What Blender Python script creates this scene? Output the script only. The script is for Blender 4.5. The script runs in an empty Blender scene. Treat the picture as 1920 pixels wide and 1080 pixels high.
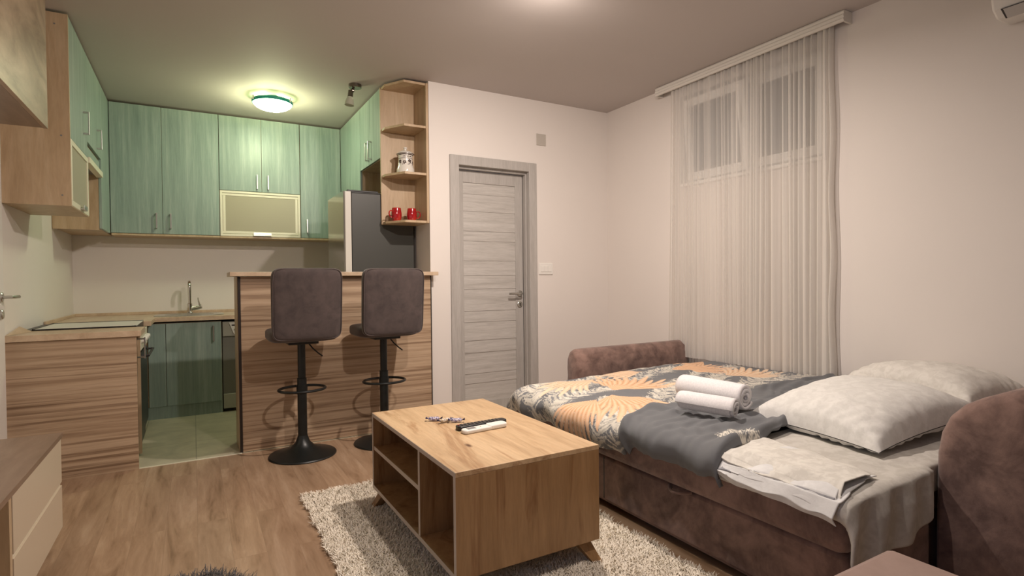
import bpy, math, random
import numpy as np
from mathutils import Matrix, Vector, noise as mn
random.seed(7); np.random.seed(7)
PI = math.pi
scn = bpy.context.scene
COL = scn.collection

# ---------------------------------------------------------------- camera
F_PX = 1042.38; YAW = .520644; PITCH = -.0148672; ROLL = -.0100683
CAM = Vector((0, 0, 1.12))
sy, cy = math.sin(YAW), math.cos(YAW)
fw = Vector((sy*math.cos(PITCH), cy*math.cos(PITCH), math.sin(PITCH)))
rt = Vector((cy, -sy, 0)); up = rt.cross(fw)
r2 = rt*math.cos(ROLL)+up*math.sin(ROLL); u2 = -rt*math.sin(ROLL)+up*math.cos(ROLL)
cd = bpy.data.cameras.new('camera'); cam = bpy.data.objects.new('camera', cd); COL.objects.link(cam)
cd.sensor_width = 36; cd.lens = F_PX*36/1920; cd.clip_start = .02
cam.matrix_world = Matrix(((r2.x, u2.x, -fw.x, CAM.x), (r2.y, u2.y, -fw.y, CAM.y), (r2.z, u2.z, -fw.z, CAM.z), (0, 0, 0, 1)))
scn.camera = cam
# ---------------------------------------------------------------- world, exposure, lights
scn.view_settings.view_transform = 'Standard'
scn.view_settings.look = 'None'
scn.view_settings.exposure = 0.0
scn.view_settings.gamma = 1.0
scn.view_settings.use_curve_mapping = False
w = bpy.data.worlds.new('night'); scn.world = w; w.use_nodes = True
w.node_tree.nodes['Background'].inputs[0].default_value = (.10, .12, .16, 1)
w.node_tree.nodes['Background'].inputs[1].default_value = .25

def lamp(name, kind, loc, power, color, size=.1, rot=None):
    d = bpy.data.lights.new(name, kind); d.energy = power; d.color = color
    if kind == 'AREA': d.shape = 'DISK'; d.size = size
    else: d.shadow_soft_size = size
    o = bpy.data.objects.new(name, d); o.location = loc; COL.objects.link(o)
    if rot: o.rotation_euler = rot
    return o
WARM = (1.0, .865, .765)
rad = math.radians
lamp('living_room_lamp', 'AREA', (1.62, 2.32, 2.60), 43, WARM, .07, (rad(8), 0, 0))
lamp('living_room_spot', 'AREA', (1.64, 2.33, 2.57), 9, WARM, .07, (rad(38), 0, rad(-14)))
lamp('living_room_glow', 'POINT', (1.64, 2.28, 2.38), 2.0, WARM, .06)
lamp('front_lamp', 'AREA', (1.07, 1.12, 2.42), 23, WARM, .06, (rad(46), 0, 0))
lamp('cool_side_fill', 'AREA', (-.86, .35, 1.35), 4, (.48, .64, 1.0), .9, (0, rad(-90), 0))  # added cool fill light from the left; no window is built there

# ---------------------------------------------------------------- helpers
def C(r, g, b):
    f = lambda c: (c/255/12.92 if c/255 <= .04045 else ((c/255+.055)/1.055)**2.4)
    return (f(r), f(g), f(b), 1)

class MB:
    def __init__(s): s.v = []; s.f = []
    def add(s, v, f):
        n = len(s.v); s.v += [tuple(p) for p in v]; s.f += [tuple(i+n for i in q) for q in f]; return s
    def box(s, x0, x1, y0, y1, z0, z1):
        v = [(x, y, z) for z in (z0, z1) for y in (y0, y1) for x in (x0, x1)]
        return s.add(v, [(0, 2, 3, 1), (4, 5, 7, 6), (0, 1, 5, 4), (2, 6, 7, 3), (0, 4, 6, 2), (1, 3, 7, 5)])
    def prism(s, pts, a0, a1, axis='z'):
        # pts: counter-clockwise 2D outline extruded along axis
        def P(p, a):
            return {'z': (p[0], p[1], a), 'y': (p[0], a, p[1]), 'x': (a, p[0], p[1])}[axis]
        n = len(pts); v = [P(p, a0) for p in pts]+[P(p, a1) for p in pts]
        f = [tuple(range(n-1, -1, -1)), tuple(range(n, 2*n))]+[(i, (i+1) % n, n+(i+1) % n, n+i) for i in range(n)]
        return s.add(v, f)
    def lathe(s, prof, c=(0, 0, 0), seg=40, axis=(0, 0, 1)):
        ax = Vector(axis).normalized(); q = Vector((0, 0, 1)).rotation_difference(ax); c = Vector(c)
        v = []
        for r, z in prof:
            for k in range(seg):
                a = 2*PI*k/seg; v.append(c+q @ Vector((r*math.cos(a), r*math.sin(a), z)))
        f = []
        for i in range(len(prof)-1):
            for k in range(seg):
                k2 = (k+1) % seg; f.append((i*seg+k, i*seg+k2, (i+1)*seg+k2, (i+1)*seg+k))
        f.append(tuple(range(seg-1, -1, -1))); f.append(tuple(range((len(prof)-1)*seg, len(prof)*seg)))
        return s.add(v, f)
    def tube(s, pts, r, seg=10, closed=False, cap=True):
        pts = [Vector(p) for p in pts]; n = len(pts); v = []; prev = None
        for i, p in enumerate(pts):
            if closed: t = pts[(i+1) % n]-pts[i-1]
            else: t = pts[min(i+1, n-1)]-pts[max(i-1, 0)]
            t.normalize()
            if prev is None:
                a = Vector((0, 0, 1)) if abs(t.z) < .9 else Vector((1, 0, 0)); nrm = t.cross(a).normalized()
            else: nrm = (prev-t*prev.dot(t)).normalized()
            prev = nrm; b = t.cross(nrm); rr = r[i] if isinstance(r, (list, tuple)) else r
            for k in range(seg):
                an = 2*PI*k/seg; v.append(p+(nrm*math.cos(an)+b*math.sin(an))*rr)
        f = []
        for i in range(n if closed else n-1):
            j = (i+1) % n
            for k in range(seg):
                k2 = (k+1) % seg; f.append((i*seg+k, i*seg+k2, j*seg+k2, j*seg+k))
        if not closed and cap: f += [tuple(range(seg-1, -1, -1)), tuple(range((n-1)*seg, n*seg))]
        return s.add(v, f)
    def grid(s, fn, nu, nv, closed_u=False):
        v = [fn(i/(nu if closed_u else nu-1), j/(nv-1)) for j in range(nv) for i in range(nu)]
        f = []
        for j in range(nv-1):
            for i in range(nu if closed_u else nu-1):
                i2 = (i+1) % nu; f.append((j*nu+i, j*nu+i2, (j+1)*nu+i2, (j+1)*nu+i))
        return s.add(v, f)

ROOT = {}
def thing(name, label, cat, loc=(0, 0, 0), group=None, kind=None):
    o = bpy.data.objects.new(name, None); COL.objects.link(o); o.location = loc; o.empty_display_size = .05
    if label: o['label'] = label
    if cat: o['category'] = cat
    if group: o['group'] = group
    if kind: o['kind'] = kind
    ROOT[o.name] = Vector(loc); return o
def build(name, mb, m, parent=None, bevel=0, smooth=False, sub=0, thick=0, angle=35, origin=None):
    off = ROOT[parent.name] if parent else (Vector(origin) if origin else Vector((0, 0, 0)))
    me = bpy.data.meshes.new(name)
    me.from_pydata([(x-off.x, y-off.y, z-off.z) for x, y, z in mb.v], [], mb.f); me.update()
    o = bpy.data.objects.new(name, me); COL.objects.link(o); me.materials.append(m)
    if parent: o.parent = parent; ROOT[o.name] = off
    else: o.location = off; ROOT[o.name] = off
    if smooth:
        me.polygons.foreach_set('use_smooth', [True]*len(me.polygons))
        if smooth != 'all':
            try: me.set_sharp_from_angle(angle=math.radians(angle))
            except Exception: pass
    if thick:
        md = o.modifiers.new('thickness', 'SOLIDIFY'); md.thickness = thick; md.offset = -1
    if bevel:
        md = o.modifiers.new('bevel', 'BEVEL'); md.width = bevel; md.segments = 2; md.limit_method = 'ANGLE'; md.angle_limit = math.radians(40)
    if sub:
        md = o.modifiers.new('sub', 'SUBSURF'); md.levels = sub; md.render_levels = sub
    return o
def tag(o, label=None, cat=None, group=None, kind=None):
    if label: o['label'] = label
    if cat: o['category'] = cat
    if group: o['group'] = group
    if kind: o['kind'] = kind
    return o
def struct(name, mb, m, **k): return tag(build(name, mb, m, **k), kind='structure')
def copy_tree(o, parent=None):
    c = o.copy(); COL.objects.link(c); c.parent = parent
    for ch in list(o.children): copy_tree(ch, c)
    return c
def rbox(x0, x1, y0, y1, z0, z1, r, seg=5):
    """box rounded in the XZ outline, extruded over y with softened ends"""
    pts = []
    for cx, cz, a0 in ((x1-r, z1-r, 0), (x0+r, z1-r, 90), (x0+r, z0+r, 180), (x1-r, z0+r, 270)):
        for k in range(seg+1):
            a = math.radians(a0+90*k/seg); pts.append((cx+r*math.cos(a), cz+r*math.sin(a)))
    return pts

# ---------------------------------------------------------------- materials
class NT:
    def __init__(s, name):
        s.m = bpy.data.materials.new(name); s.m.use_nodes = True; s.t = s.m.node_tree; s.n = s.t.nodes; s.n.clear()
        s.out = s.N('ShaderNodeOutputMaterial'); s.b = s.N('ShaderNodeBsdfPrincipled'); s.L(s.b.outputs[0], s.out.inputs[0])
    def N(s, t, **k):
        x = s.n.new(t)
        for a, v in k.items(): setattr(x, a, v)
        return x
    def L(s, a, b): s.t.links.new(a, b)
    def set(s, **k):
        for a, v in k.items(): s.b.inputs[a.replace('_', ' ')].default_value = v
        return s
    def coord(s, scale=(1, 1, 1), rot=(0, 0, 0), loc=(0, 0, 0), kind='Object'):
        tc = s.N('ShaderNodeTexCoord'); mp = s.N('ShaderNodeMapping')
        s.L(tc.outputs[kind], mp.inputs[0]); mp.inputs['Scale'].default_value = scale; mp.inputs['Rotation'].default_value = rot; mp.inputs['Location'].default_value = loc
        return mp.outputs[0]
    def noise(s, vec, scale=5, detail=4, rough=.55, dist=0, dim='3D', w=None):
        x = s.N('ShaderNodeTexNoise'); x.noise_dimensions = dim
        s.L(vec, x.inputs['Vector']); x.inputs['Scale'].default_value = scale; x.inputs['Detail'].default_value = detail
        x.inputs['Roughness'].default_value = rough; x.inputs['Distortion'].default_value = dist
        if w is not None: s.L(w, x.inputs['W'])
        return x.outputs[0]
    def ramp(s, fac, stops):
        x = s.N('ShaderNodeValToRGB'); s.L(fac, x.inputs[0]); e = x.color_ramp.elements
        while len(e) < len(stops): e.new(.5)
        for k, (p, c) in enumerate(stops): e[k].position = p; e[k].color = c if len(c) == 4 else (*c, 1)
        return x.outputs[0]
    def mix(s, fac, a, b, mode='MIX'):
        x = s.N('ShaderNodeMix', data_type='RGBA', blend_type=mode)
        if isinstance(fac, (int, float)): x.inputs[0].default_value = fac
        else: s.L(fac, x.inputs[0])
        for i, v in ((6, a), (7, b)):
            if isinstance(v, tuple): x.inputs[i].default_value = v
            else: s.L(v, x.inputs[i])
        return x.outputs[2]
    def math(s, op, a, b=None):
        x = s.N('ShaderNodeMath', operation=op)
        for i, v in ((0, a), (1, b)):
            if v is None: continue
            if isinstance(v, (int, float)): x.inputs[i].default_value = v
            else: s.L(v, x.inputs[i])
        return x.outputs[0]
    def col(s, c): 
        if isinstance(c, tuple): s.b.inputs['Base Color'].default_value = c
        else: s.L(c, s.b.inputs['Base Color'])
        return s
    def bump(s, h, strength=.2, dist=.01):
        x = s.N('ShaderNodeBump'); x.inputs['Strength'].default_value = strength; x.inputs['Distance'].default_value = dist
        s.L(h, x.inputs['Height']); s.L(x.outputs[0], s.b.inputs['Normal']); return s

def plain(name, c, rough=.5, metal=0, **k):
    n = NT(name); n.col(c).set(Roughness=rough, Metallic=metal, **k); return n.m
def wood(name, c1, c2, c3, scale, n1=3.0, rough=.45, lo=.35, hi=.65, fine=.25, dist=.6, bump=.05, seams=0):
    """scale stretches object space: small number along the grain, large across it"""
    n = NT(name); v = n.coord(scale)
    a = n.noise(v, n1, 6, .6, dist); base = n.ramp(a, [(lo, c1), ((lo+hi)/2, c2), (hi, c3)])
    f = n.noise(v, n1*7, 3, .7, .2); fr = n.ramp(f, [(.35, (1-fine,)*3+(1,)), (.65, (1, 1, 1, 1))])
    n.col(n.mix(1.0, base, fr, 'MULTIPLY')).set(Roughness=rough); n.bump(f, bump, .002); return n.m

def knotty(name, cs, along):
    """oak with long dark cathedral streaks and small knots"""
    n = NT(name)
    sc = {'x': (.55, 5, 5), 'y': (5, .55, 5), 'z': (5, 5, .55)}[along]
    v = n.coord(sc); v2 = n.coord(tuple(s*1.0 for s in sc), loc=(3.1, 7.7, 1.3))
    a = n.noise(v, 1.9, 7, .62, 1.1); base = n.ramp(a, [(.28, cs[0]), (.44, cs[1]), (.58, cs[2]), (.75, cs[3])])
    st = n.noise(v2, 1.1, 5, .65, 1.6); streak = n.ramp(st, [(.54, (1, 1, 1, 1)), (.62, (.70, .60, .52, 1)), (.67, (.94, .91, .88, 1))])
    f = n.noise(v, 16, 3, .7, .2); fr = n.ramp(f, [(.3, (.84, .84, .84, 1)), (.65, (1, 1, 1, 1))])
    vo = n.N('ShaderNodeTexVoronoi'); n.L(n.coord({'x': (1.6, 3.6, 3.6), 'y': (3.6, 1.6, 3.6), 'z': (3.6, 3.6, 1.6)}[along], loc=(.3, .2, .1)), vo.inputs['Vector']); vo.inputs['Scale'].default_value = 1.6
    kn = n.ramp(vo.outputs['Distance'], [(.03, (.22, .14, .09, 1)), (.085, (1, 1, 1, 1))])
    c = n.mix(1, base, streak, 'MULTIPLY'); c = n.mix(1, c, fr, 'MULTIPLY'); c = n.mix(1, c, kn, 'MULTIPLY')
    n.col(c).set(Roughness=.42); n.bump(f, .06, .002); return n.m

M = {}
def wallpaint(name, c, bs=.03):
    n = NT(name); v = n.coord((1, 1, 1)); a = n.noise(v, 1.2, 3, .5)
    c2 = tuple(x*.965 for x in c[:3])+(1,)
    n.col(n.ramp(a, [(.3, c2), (.7, c)])).set(Roughness=.75); n.bump(n.noise(v, 160, 2, .6), bs, .002); return n.m
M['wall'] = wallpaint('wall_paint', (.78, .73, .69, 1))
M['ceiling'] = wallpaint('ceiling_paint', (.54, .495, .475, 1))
M['teal'] = wood('teal_woodgrain', (.24, .33, .29, 1), (.31, .40, .355, 1), (.42, .505, .455, 1), (16, 16, .8), 1.7, .38, .30, .72, .12, .5, .06)
M['tealdark'] = plain('teal_plinth', (.10, .20, .16, 1), .4)
M['maple'] = wood('maple_board', (.45, .315, .185, 1), (.53, .385, .24, 1), (.60, .455, .30, 1), (7, 7, .8), 2.0, .42, .3, .7, .10, .8, .03)
M['mapleh'] = wood('maple_worktop', (.50, .36, .24, 1), (.60, .45, .31, 1), (.68, .53, .38, 1), (5, 1, 6), 2.0, .35, .3, .7, .10, .8, .02)
def zebra(name):
    n = NT(name); v = n.coord((.30, 1.2, 13))
    a = n.noise(v, 2.3, 5, .6, .55); base = n.ramp(a, [(.28, (.26, .17, .105, 1)), (.40, (.37, .25, .16, 1)), (.50, (.50, .36, .24, 1)), (.62, (.57, .42, .29, 1)), (.76, (.42, .29, .195, 1))])
    b = n.noise(n.coord((.22, 1, 20), loc=(2, 1, 4)), 3.0, 4, .55, .35); ln = n.ramp(b, [(.37, (.50, .44, .40, 1)), (.44, (1, 1, 1, 1))])
    f = n.noise(v, 22, 3, .7); fr = n.ramp(f, [(.3, (.82, .82, .82, 1)), (.65, (1, 1, 1, 1))])
    n.col(n.mix(1, n.mix(.75, base, ln, 'MULTIPLY'), fr, 'MULTIPLY')).set(Roughness=.45); return n.m
M['zebra'] = zebra('striped_walnut_board')
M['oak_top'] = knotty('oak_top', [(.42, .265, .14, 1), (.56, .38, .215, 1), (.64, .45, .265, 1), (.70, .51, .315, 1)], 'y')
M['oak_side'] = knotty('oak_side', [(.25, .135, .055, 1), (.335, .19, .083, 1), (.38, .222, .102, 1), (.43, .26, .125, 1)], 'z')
M['oak_edge'] = plain('oak_edge', (.50, .43, .38, 1), .5)
M['greyboard'] = wood('grey_inner_board', (.10, .11, .14, 1), (.13, .14, .17, 1), (.17, .18, .21, 1), (5, .6, 5), 2, .45)
M['greyoak'] = wood('grey_oak', (.44, .415, .385, 1), (.52, .495, .465, 1), (.58, .555, .525, 1), (.8, 8, 14), 2.0, .5, .3, .7, .15, .8, .05)
M['greyoakv'] = wood('grey_oak_upright', (.42, .395, .37, 1), (.46, .435, .41, 1), (.50, .475, .45, 1), (9, 9, .8), 2.0, .5, .3, .7, .12, .5, .04)
M['tvwood'] = wood('tv_wood', (.22, .135, .085, 1), (.38, .265, .18, 1), (.52, .39, .285, 1), (4, 1.0, 3.2), 1.3, .35, .33, .68, .1, 1.4, .03)
M['tvwoodd'] = wood('tv_top_wood', (.20, .13, .09, 1), (.27, .18, .13, 1), (.34, .24, .18, 1), (5, .8, 5), 1.6, .35, .3, .7, .1, .8, .03)
M['cream'] = plain('cream_front', (.62, .52, .40, 1), .3)
M['dark'] = plain('dark_edge', (.018, .012, .010, 1), .4)
M['black'] = plain('black_metal', (.006, .008, .008, 1), .38, 0)
M['blackp'] = plain('black_plastic', (.012, .012, .013, 1), .35)
M['whitep'] = plain('white_plastic', (.80, .78, .74, 1), .35)
M['greyp'] = plain('grey_plastic', (.20, .20, .20, 1), .4)
M['steel'] = plain('brushed_steel', (.55, .55, .52, 1), .28, 1)
M['chromed'] = plain('dark_chrome', (.22, .19, .17, 1), .22, 1)
M['chrome'] = plain('chrome', (.72, .70, .66, 1), .09, 1)
M['alu'] = plain('aluminium_frame', (.78, .74, .60, 1), .45, .15)
M['frost'] = plain('frosted_glass', (.42, .38, .28, 1), .33, 0, Specular_IOR_Level=.25)
M['fridge'] = plain('fridge_grey', (.055, .056, .050, 1), .42)
M['fridged'] = plain('fridge_door', (.36, .35, .31, 1), .14, .75)
M['fridgee'] = plain('fridge_door_edge', (.72, .70, .64, 1), .35)
M['whiteenam'] = plain('white_enamel', (.70, .69, .64, 1), .3)
M['silver'] = plain('silver_enamel', (.22, .22, .19, 1), .35, .2)
M['pelmet'] = plain('pelmet_white', (.74, .71, .66, 1), .45)
M['pvc'] = plain('window_pvc', (.86, .85, .82, 1), .35)
M['nightglass'] = plain('window_glass', (.03, .035, .04, 1), .06, 0)
M['red'] = None
def floor_mat():
    n = NT('laminate_floor'); v = n.coord((1, 1, 1), rot=(0, 0, PI/2))
    br = n.N('ShaderNodeTexBrick'); n.L(v, br.inputs['Vector'])
    br.inputs['Scale'].default_value = 1; br.inputs['Brick Width'].default_value = 1.25; br.inputs['Row Height'].default_value = .125
    br.inputs['Mortar Size'].default_value = .0008; br.inputs['Mortar Smooth'].default_value = .3; br.offset = .37; br.inputs['Bias'].default_value = 0
    br.inputs['Color1'].default_value = (0, 0, 0, 1); br.inputs['Color2'].default_value = (1, 1, 1, 1); br.inputs['Mortar'].default_value = (.4, .4, .4, 1)
    sep = n.N('ShaderNodeSeparateColor'); n.L(br.outputs['Color'], sep.inputs[0]); rnd = n.math('MULTIPLY', sep.outputs[0], 23.0)
    g = n.coord((6, .75, 1)); a = n.noise(g, 1.7, 7, .62, 1.5, '4D', rnd)
    base = n.ramp(a, [(.30, (.205, .125, .070, 1)), (.42, (.335, .218, .137, 1)), (.55, (.405, .275, .18, 1)), (.72, (.51, .37, .26, 1))])
    tint = n.ramp(sep.outputs[0], [(0, (.93, .92, .91, 1)), (1, (1.05, 1.04, 1.03, 1))])
    f = n.noise(g, 18, 3, .7, .3, '4D', rnd); fr = n.ramp(f, [(.3, (.88, .88, .88, 1)), (.65, (1, 1, 1, 1))])
    c = n.mix(1, n.mix(1, base, tint, 'MULTIPLY'), fr, 'MULTIPLY'); c = n.mix(n.math('MULTIPLY', br.outputs['Fac'], .30), c, (.10, .06, .035, 1))
    n.col(c).set(Roughness=.36); n.bump(f, .03, .002); return n.m
M['floor'] = floor_mat()
def tile_mat():
    n = NT('kitchen_tile'); v = n.coord((1, 1, 1), loc=(.0, .1, 0))
    br = n.N('ShaderNodeTexBrick'); n.L(v, br.inputs['Vector']); br.offset = 0
    br.inputs['Scale'].default_value = 1; br.inputs['Brick Width'].default_value = .33; br.inputs['Row Height'].default_value = .66; br.inputs['Mortar Size'].default_value = .002
    br.inputs['Color1'].default_value = (.56, .51, .38, 1); br.inputs['Color2'].default_value = (.61, .56, .42, 1); br.inputs['Mortar'].default_value = (.25, .22, .15, 1)
    a = n.noise(n.coord((1, 1, 1)), 4, 6, .6, 1.5); r = n.ramp(a, [(.3, (.78, .78, .76, 1)), (.7, (1.1, 1.1, 1.08, 1))])
    n.col(n.mix(1, br.outputs['Color'], r, 'MULTIPLY')).set(Roughness=.28); return n.m
M['tile'] = tile_mat()
def suede(name, c1, c2, sc=7, bump=.15):
    n = NT(name); v = n.coord(); a = n.noise(v, sc, 6, .65, .8); b = n.noise(v, sc*3.3, 4, .6, .4)
    k = n.math('ADD', n.math('MULTIPLY', a, .65), n.math('MULTIPLY', b, .35))
    n.col(n.ramp(k, [(.38, c1), (.62, c2)])).set(Roughness=.85, Sheen_Weight=.25, Sheen_Roughness=.5); n.bump(n.noise(v, 220, 2, .7), bump, .002); return n.m
M['suede'] = suede('brown_suede', (.100, .056, .046, 1), (.285, .180, .148, 1), 5)
M['suedel'] = suede('ottoman_suede', (.30, .20, .165, 1), (.35, .24, .20, 1), 5)
M['stoolf'] = suede('stool_suede', (.046, .033, .032, 1), (.080, .058, .054, 1), 7)
def cloth(name, c1, c2, sc=40, pat=None):
    n = NT(name); v = n.coord(); a = n.noise(v, sc, 4, .6, .5)
    n.col(n.ramp(a, [(.42, c1), (.58, c2)])).set(Roughness=.9, Sheen_Weight=.1); n.bump(n.noise(v, 35, 5, .65, .6), .22, .004); return n.m
M['pillow'] = cloth('pillow_cloth', (.66, .65, .62, 1), (.73, .72, .69, 1), 34)
M['pillow2'] = cloth('pillow_cloth_cream', (.62, .595, .55, 1), (.70, .675, .63, 1), 30)
M['sheet'] = cloth('sheet_cloth', (.50, .475, .43, 1), (.58, .555, .51, 1), 26)
M['sheetgap'] = cloth('fold_gap_shade', (.26, .26, .28, 1), (.34, .34, .36, 1), 30)  # grey colour imitates the shade in the gaps between white folds
M['sheettop'] = cloth('folded_sheet_cloth', (.62, .595, .545, 1), (.72, .695, .64, 1), 30)
M['sheetw'] = cloth('white_sheet', (.66, .66, .66, 1), (.72, .72, .72, 1), 20)
M['towel'] = cloth('towel_terry', (.70, .68, .70, 1), (.78, .76, .77, 1), 160)
def attr_mat(name):
    n = NT(name); a = n.N('ShaderNodeAttribute'); a.attribute_name = 'pattern'; v = n.coord()
    n.col(a.outputs['Color']).set(Roughness=.9, Sheen_Weight=.08); n.bump(n.noise(v, 30, 5, .65, .6), .22, .004); return n.m
M['duvet'] = attr_mat('printed_duvet')
def sheer():
    n = NT('sheer_voile'); n.n.remove(n.b)
    tr = n.N('ShaderNodeBsdfTransparent'); df = n.N('ShaderNodeBsdfDiffuse'); tl = n.N('ShaderNodeBsdfTranslucent'); tr.inputs[0].default_value = (1, 1, 1, 1)
    for x in (df, tl): x.inputs[0].default_value = (.90, .87, .83, 1)
    m1 = n.N('ShaderNodeMixShader'); m1.inputs[0].default_value = .35; n.L(df.outputs[0], m1.inputs[1]); n.L(tl.outputs[0], m1.inputs[2])
    lw = n.N('ShaderNodeLayerWeight'); lw.inputs[0].default_value = .5
    wv = n.noise(n.coord((20, 22, .35)), 2, 4, .6); k = n.math('ADD', n.math('MULTIPLY', lw.outputs['Facing'], .55), n.math('MULTIPLY', wv, .35)); k = n.math('ADD', k, .40)
    k = n.math('MINIMUM', k, .97)
    m2 = n.N('ShaderNodeMixShader'); n.L(k, m2.inputs[0]); n.L(tr.outputs[0], m2.inputs[1]); n.L(m1.outputs[0], m2.inputs[2]); n.L(m2.outputs[0], n.out.inputs[0]); return n.m
M['sheer'] = sheer()
def shag(name, c1, c2):
    n = NT(name); v = n.coord(); a = n.noise(v, 55, 3, .6); n.col(n.ramp(a, [(.35, c1), (.62, c2)])).set(Roughness=.95); return n.m
M['rug'] = shag('cream_shag', (.78, .70, .58, 1), (.94, .88, .77, 1))
M['furgrey'] = shag('grey_fur', (.055, .05, .05, 1), (.17, .155, .15, 1))
def redglaze():
    n = NT('red_glaze'); v = n.coord((1, 1, 1)); a = n.noise(v, 18, 3, .5); n.col(n.ramp(a, [(.4, (.32, .006, .012, 1)), (.7, (.52, .03, .02, 1))])).set(Roughness=.12, Coat_Weight=.5); return n.m
M['red'] = redglaze()
M['lampglass'] = None
def emis(name, c, st, base=(.8, .8, .8, 1)):
    n = NT(name); n.col(base).set(Emission_Color=c, Emission_Strength=st, Roughness=.3); return n.m
M['lampglass'] = emis('lit_lamp_glass', (.86, 1.0, .74, 1), 16)
M['tealglass'] = plain('teal_glass_rim', (.01, .30, .24, 1), .15)
M['unlit'] = plain('unlit_glass_shade', (.62, .62, .50, 1), .2, 0, Transmission_Weight=.35)

# ---------------------------------------------------------------- room shell
XL, XR, YD, YK, XP, H, YB = -.905, 3.405, 4.11, 6.08, 1.62, 2.68, -1.4
struct('floor', MB().box(XL-.1, XR+.1, YB-.1, 4.03, -.06, 0), M['floor'])
struct('floor.001', MB().box(XL-.1, XP+.1, 4.03, YK+.1, -.06, 0).box(XP+.1, XR+.1, 4.03, YD+.3, -.06, 0), M['tile'])
struct('trim_1', MB().box(-.30, .26, 4.022, 4.038, 0, .004), M['alu'], bevel=.001)
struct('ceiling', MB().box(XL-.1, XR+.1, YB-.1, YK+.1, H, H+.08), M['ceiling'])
struct('wall_left', MB().box(XL-.1, XL, YB-.1, YK+.1, 0, H), M['wall'])
struct('wall_far', MB().box(XL, XP, YK, YK+.1, 0, H), M['wall'])
struct('wall_partition', MB().box(XP, XP+.12, YD+.13, YK+.1, 0, H), M['wall'])
struct('wall_behind', MB().box(XL, XR, YB-.1, YB, 0, H), M['wall'])
DX0, DX1, DZ = 1.83, 2.565, 2.09
struct('wall_back', MB().box(XP, DX0, YD, YD+.13, 0, H).box(DX1, XR, YD, YD+.13, 0, H).box(DX0, DX1, YD, YD+.13, DZ, H), M['wall'])
WY0, WY1, WZ0, WZ1 = 2.02, 3.20, 1.86, 2.56
struct('wall_right', MB().box(XR, XR+.16, YB-.1, WY0, 0, H).box(XR, XR+.16, WY1, YD+.2, 0, H).box(XR, XR+.16, WY0, WY1, 0, WZ0).box(XR, XR+.16, WY0, WY1, WZ1, H), M['wall'])

# main door
d = thing('door_1', None, None, (2.2, YD, 0), kind='structure')
fr = MB().box(1.79, 1.868, YD-.018, YD, 0, 2.127).box(2.528, 2.606, YD-.018, YD, 0, 2.127).box(1.868, 2.528, YD-.018, YD, 2.05, 2.127)
build('door_casing', fr, M['greyoakv'], d, bevel=.003)
jb = MB().box(DX0, 1.868, YD, YD+.13, 0, DZ).box(2.528, DX1, YD, YD+.13, 0, DZ).box(1.868, 2.528, YD, YD+.13, 2.05, DZ)
jb.box(1.868, 1.880, YD+.055, YD+.13, 0, 2.05).box(2.516, 2.528, YD+.03, YD+.075, 0, 2.05).box(1.88, 2.516, YD+.03, YD+.075, 2.03, 2.05)
build('door_jamb', jb, M['greyoakv'], d, bevel=.002)
LY = YD+.078
lf = MB().box(1.882, 1.945, LY, LY+.04, .01, 2.028).box(2.44, 2.514, LY, LY+.04, .01, 2.028).box(1.945, 2.44, LY, LY+.04, 1.93, 2.028).box(1.945, 2.44, LY, LY+.04, .01, .10)
leaf = build('door_leaf', lf, M['greyoakv'], d, bevel=.002)
pn = MB(); z = .10
hs = [.15, .08, .17, .10, .15, .09, .18, .11, .12, .16, .08, .16, .14, .09]; sc_ = (1.93-.10)/sum(hs)
for i, h_ in enumerate(hs):
    h_ *= sc_
    pn.prism([(z, LY+.004), (z+h_-.004, LY+.011), (z+h_, LY+.014), (z+h_, LY+.036), (z, LY+.036)][::1], 0, 1, 'x') if False else pn.add([(1.945, LY+.004, z), (2.44, LY+.004, z), (2.44, LY+.008, z+h_), (1.945, LY+.008, z+h_), (1.945, LY+.036, z), (2.44, LY+.036, z), (2.44, LY+.036, z+h_), (1.945, LY+.036, z+h_)], [(0, 1, 2, 3), (5, 4, 7, 6), (4, 5, 1, 0), (3, 2, 6, 7), (4, 0, 3, 7), (1, 5, 6, 2)])
    z += h_
build('door_panel', pn, M['greyoak'], d)
hm = MB().lathe([(.026, 0), (.026, .008), (.022, .012)], (2.476, LY, 1.0), 28, (0, -1, 0)).tube([(2.476, LY-.008, 1.0), (2.476, LY-.045, 1.0), (2.465, LY-.052, 1.0), (2.37, LY-.054, 1.0), (2.345, LY-.05, .999)], .0085, 12)
build('door_handle', hm, M['steel'], d, smooth=True)
build('keyhole_cover', MB().lathe([(.026, 0), (.026, .008), (.022, .011)], (2.476, LY, .905), 28, (0, -1, 0)), M['steel'], d, smooth=True)
build('keyhole', MB().box(2.472, 2.480, LY-.0135, LY-.0105, .89, .918), M['dark'], d)

# side door at the left edge of the view
d2 = thing('door_2', None, None, (XL, 3.4, 0), kind='structure')
build('door_casing', MB().box(XL, XL+.012, 3.90, 3.975, 0, 2.10).box(XL, XL+.012, 2.98, 3.06, 0, 2.10).box(XL, XL+.012, 3.06, 3.90, 2.03, 2.10), M['whitep'], d2, bevel=.003)
build('door_leaf', MB().box(XL+.0, XL+.03, 3.065, 3.915, .008, 2.028), M['whitep'], d2, bevel=.002)
hx = XL+.03
build('door_handle', MB().lathe([(.026, 0), (.026, .008), (.022, .012)], (hx, 3.845, 1.055), 24, (1, 0, 0)).tube([(hx+.008, 3.845, 1.055), (hx+.05, 3.845, 1.055), (hx+.055, 3.86, 1.055), (hx+.055, 3.945, 1.055)], .0085, 10), M['steel'], d2, smooth=True)
build('keyhole_cover', MB().lathe([(.026, 0), (.026, .008), (.022, .012)], (hx, 3.845, .965), 24, (1, 0, 0)), M['steel'], d2, smooth=True)

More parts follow.
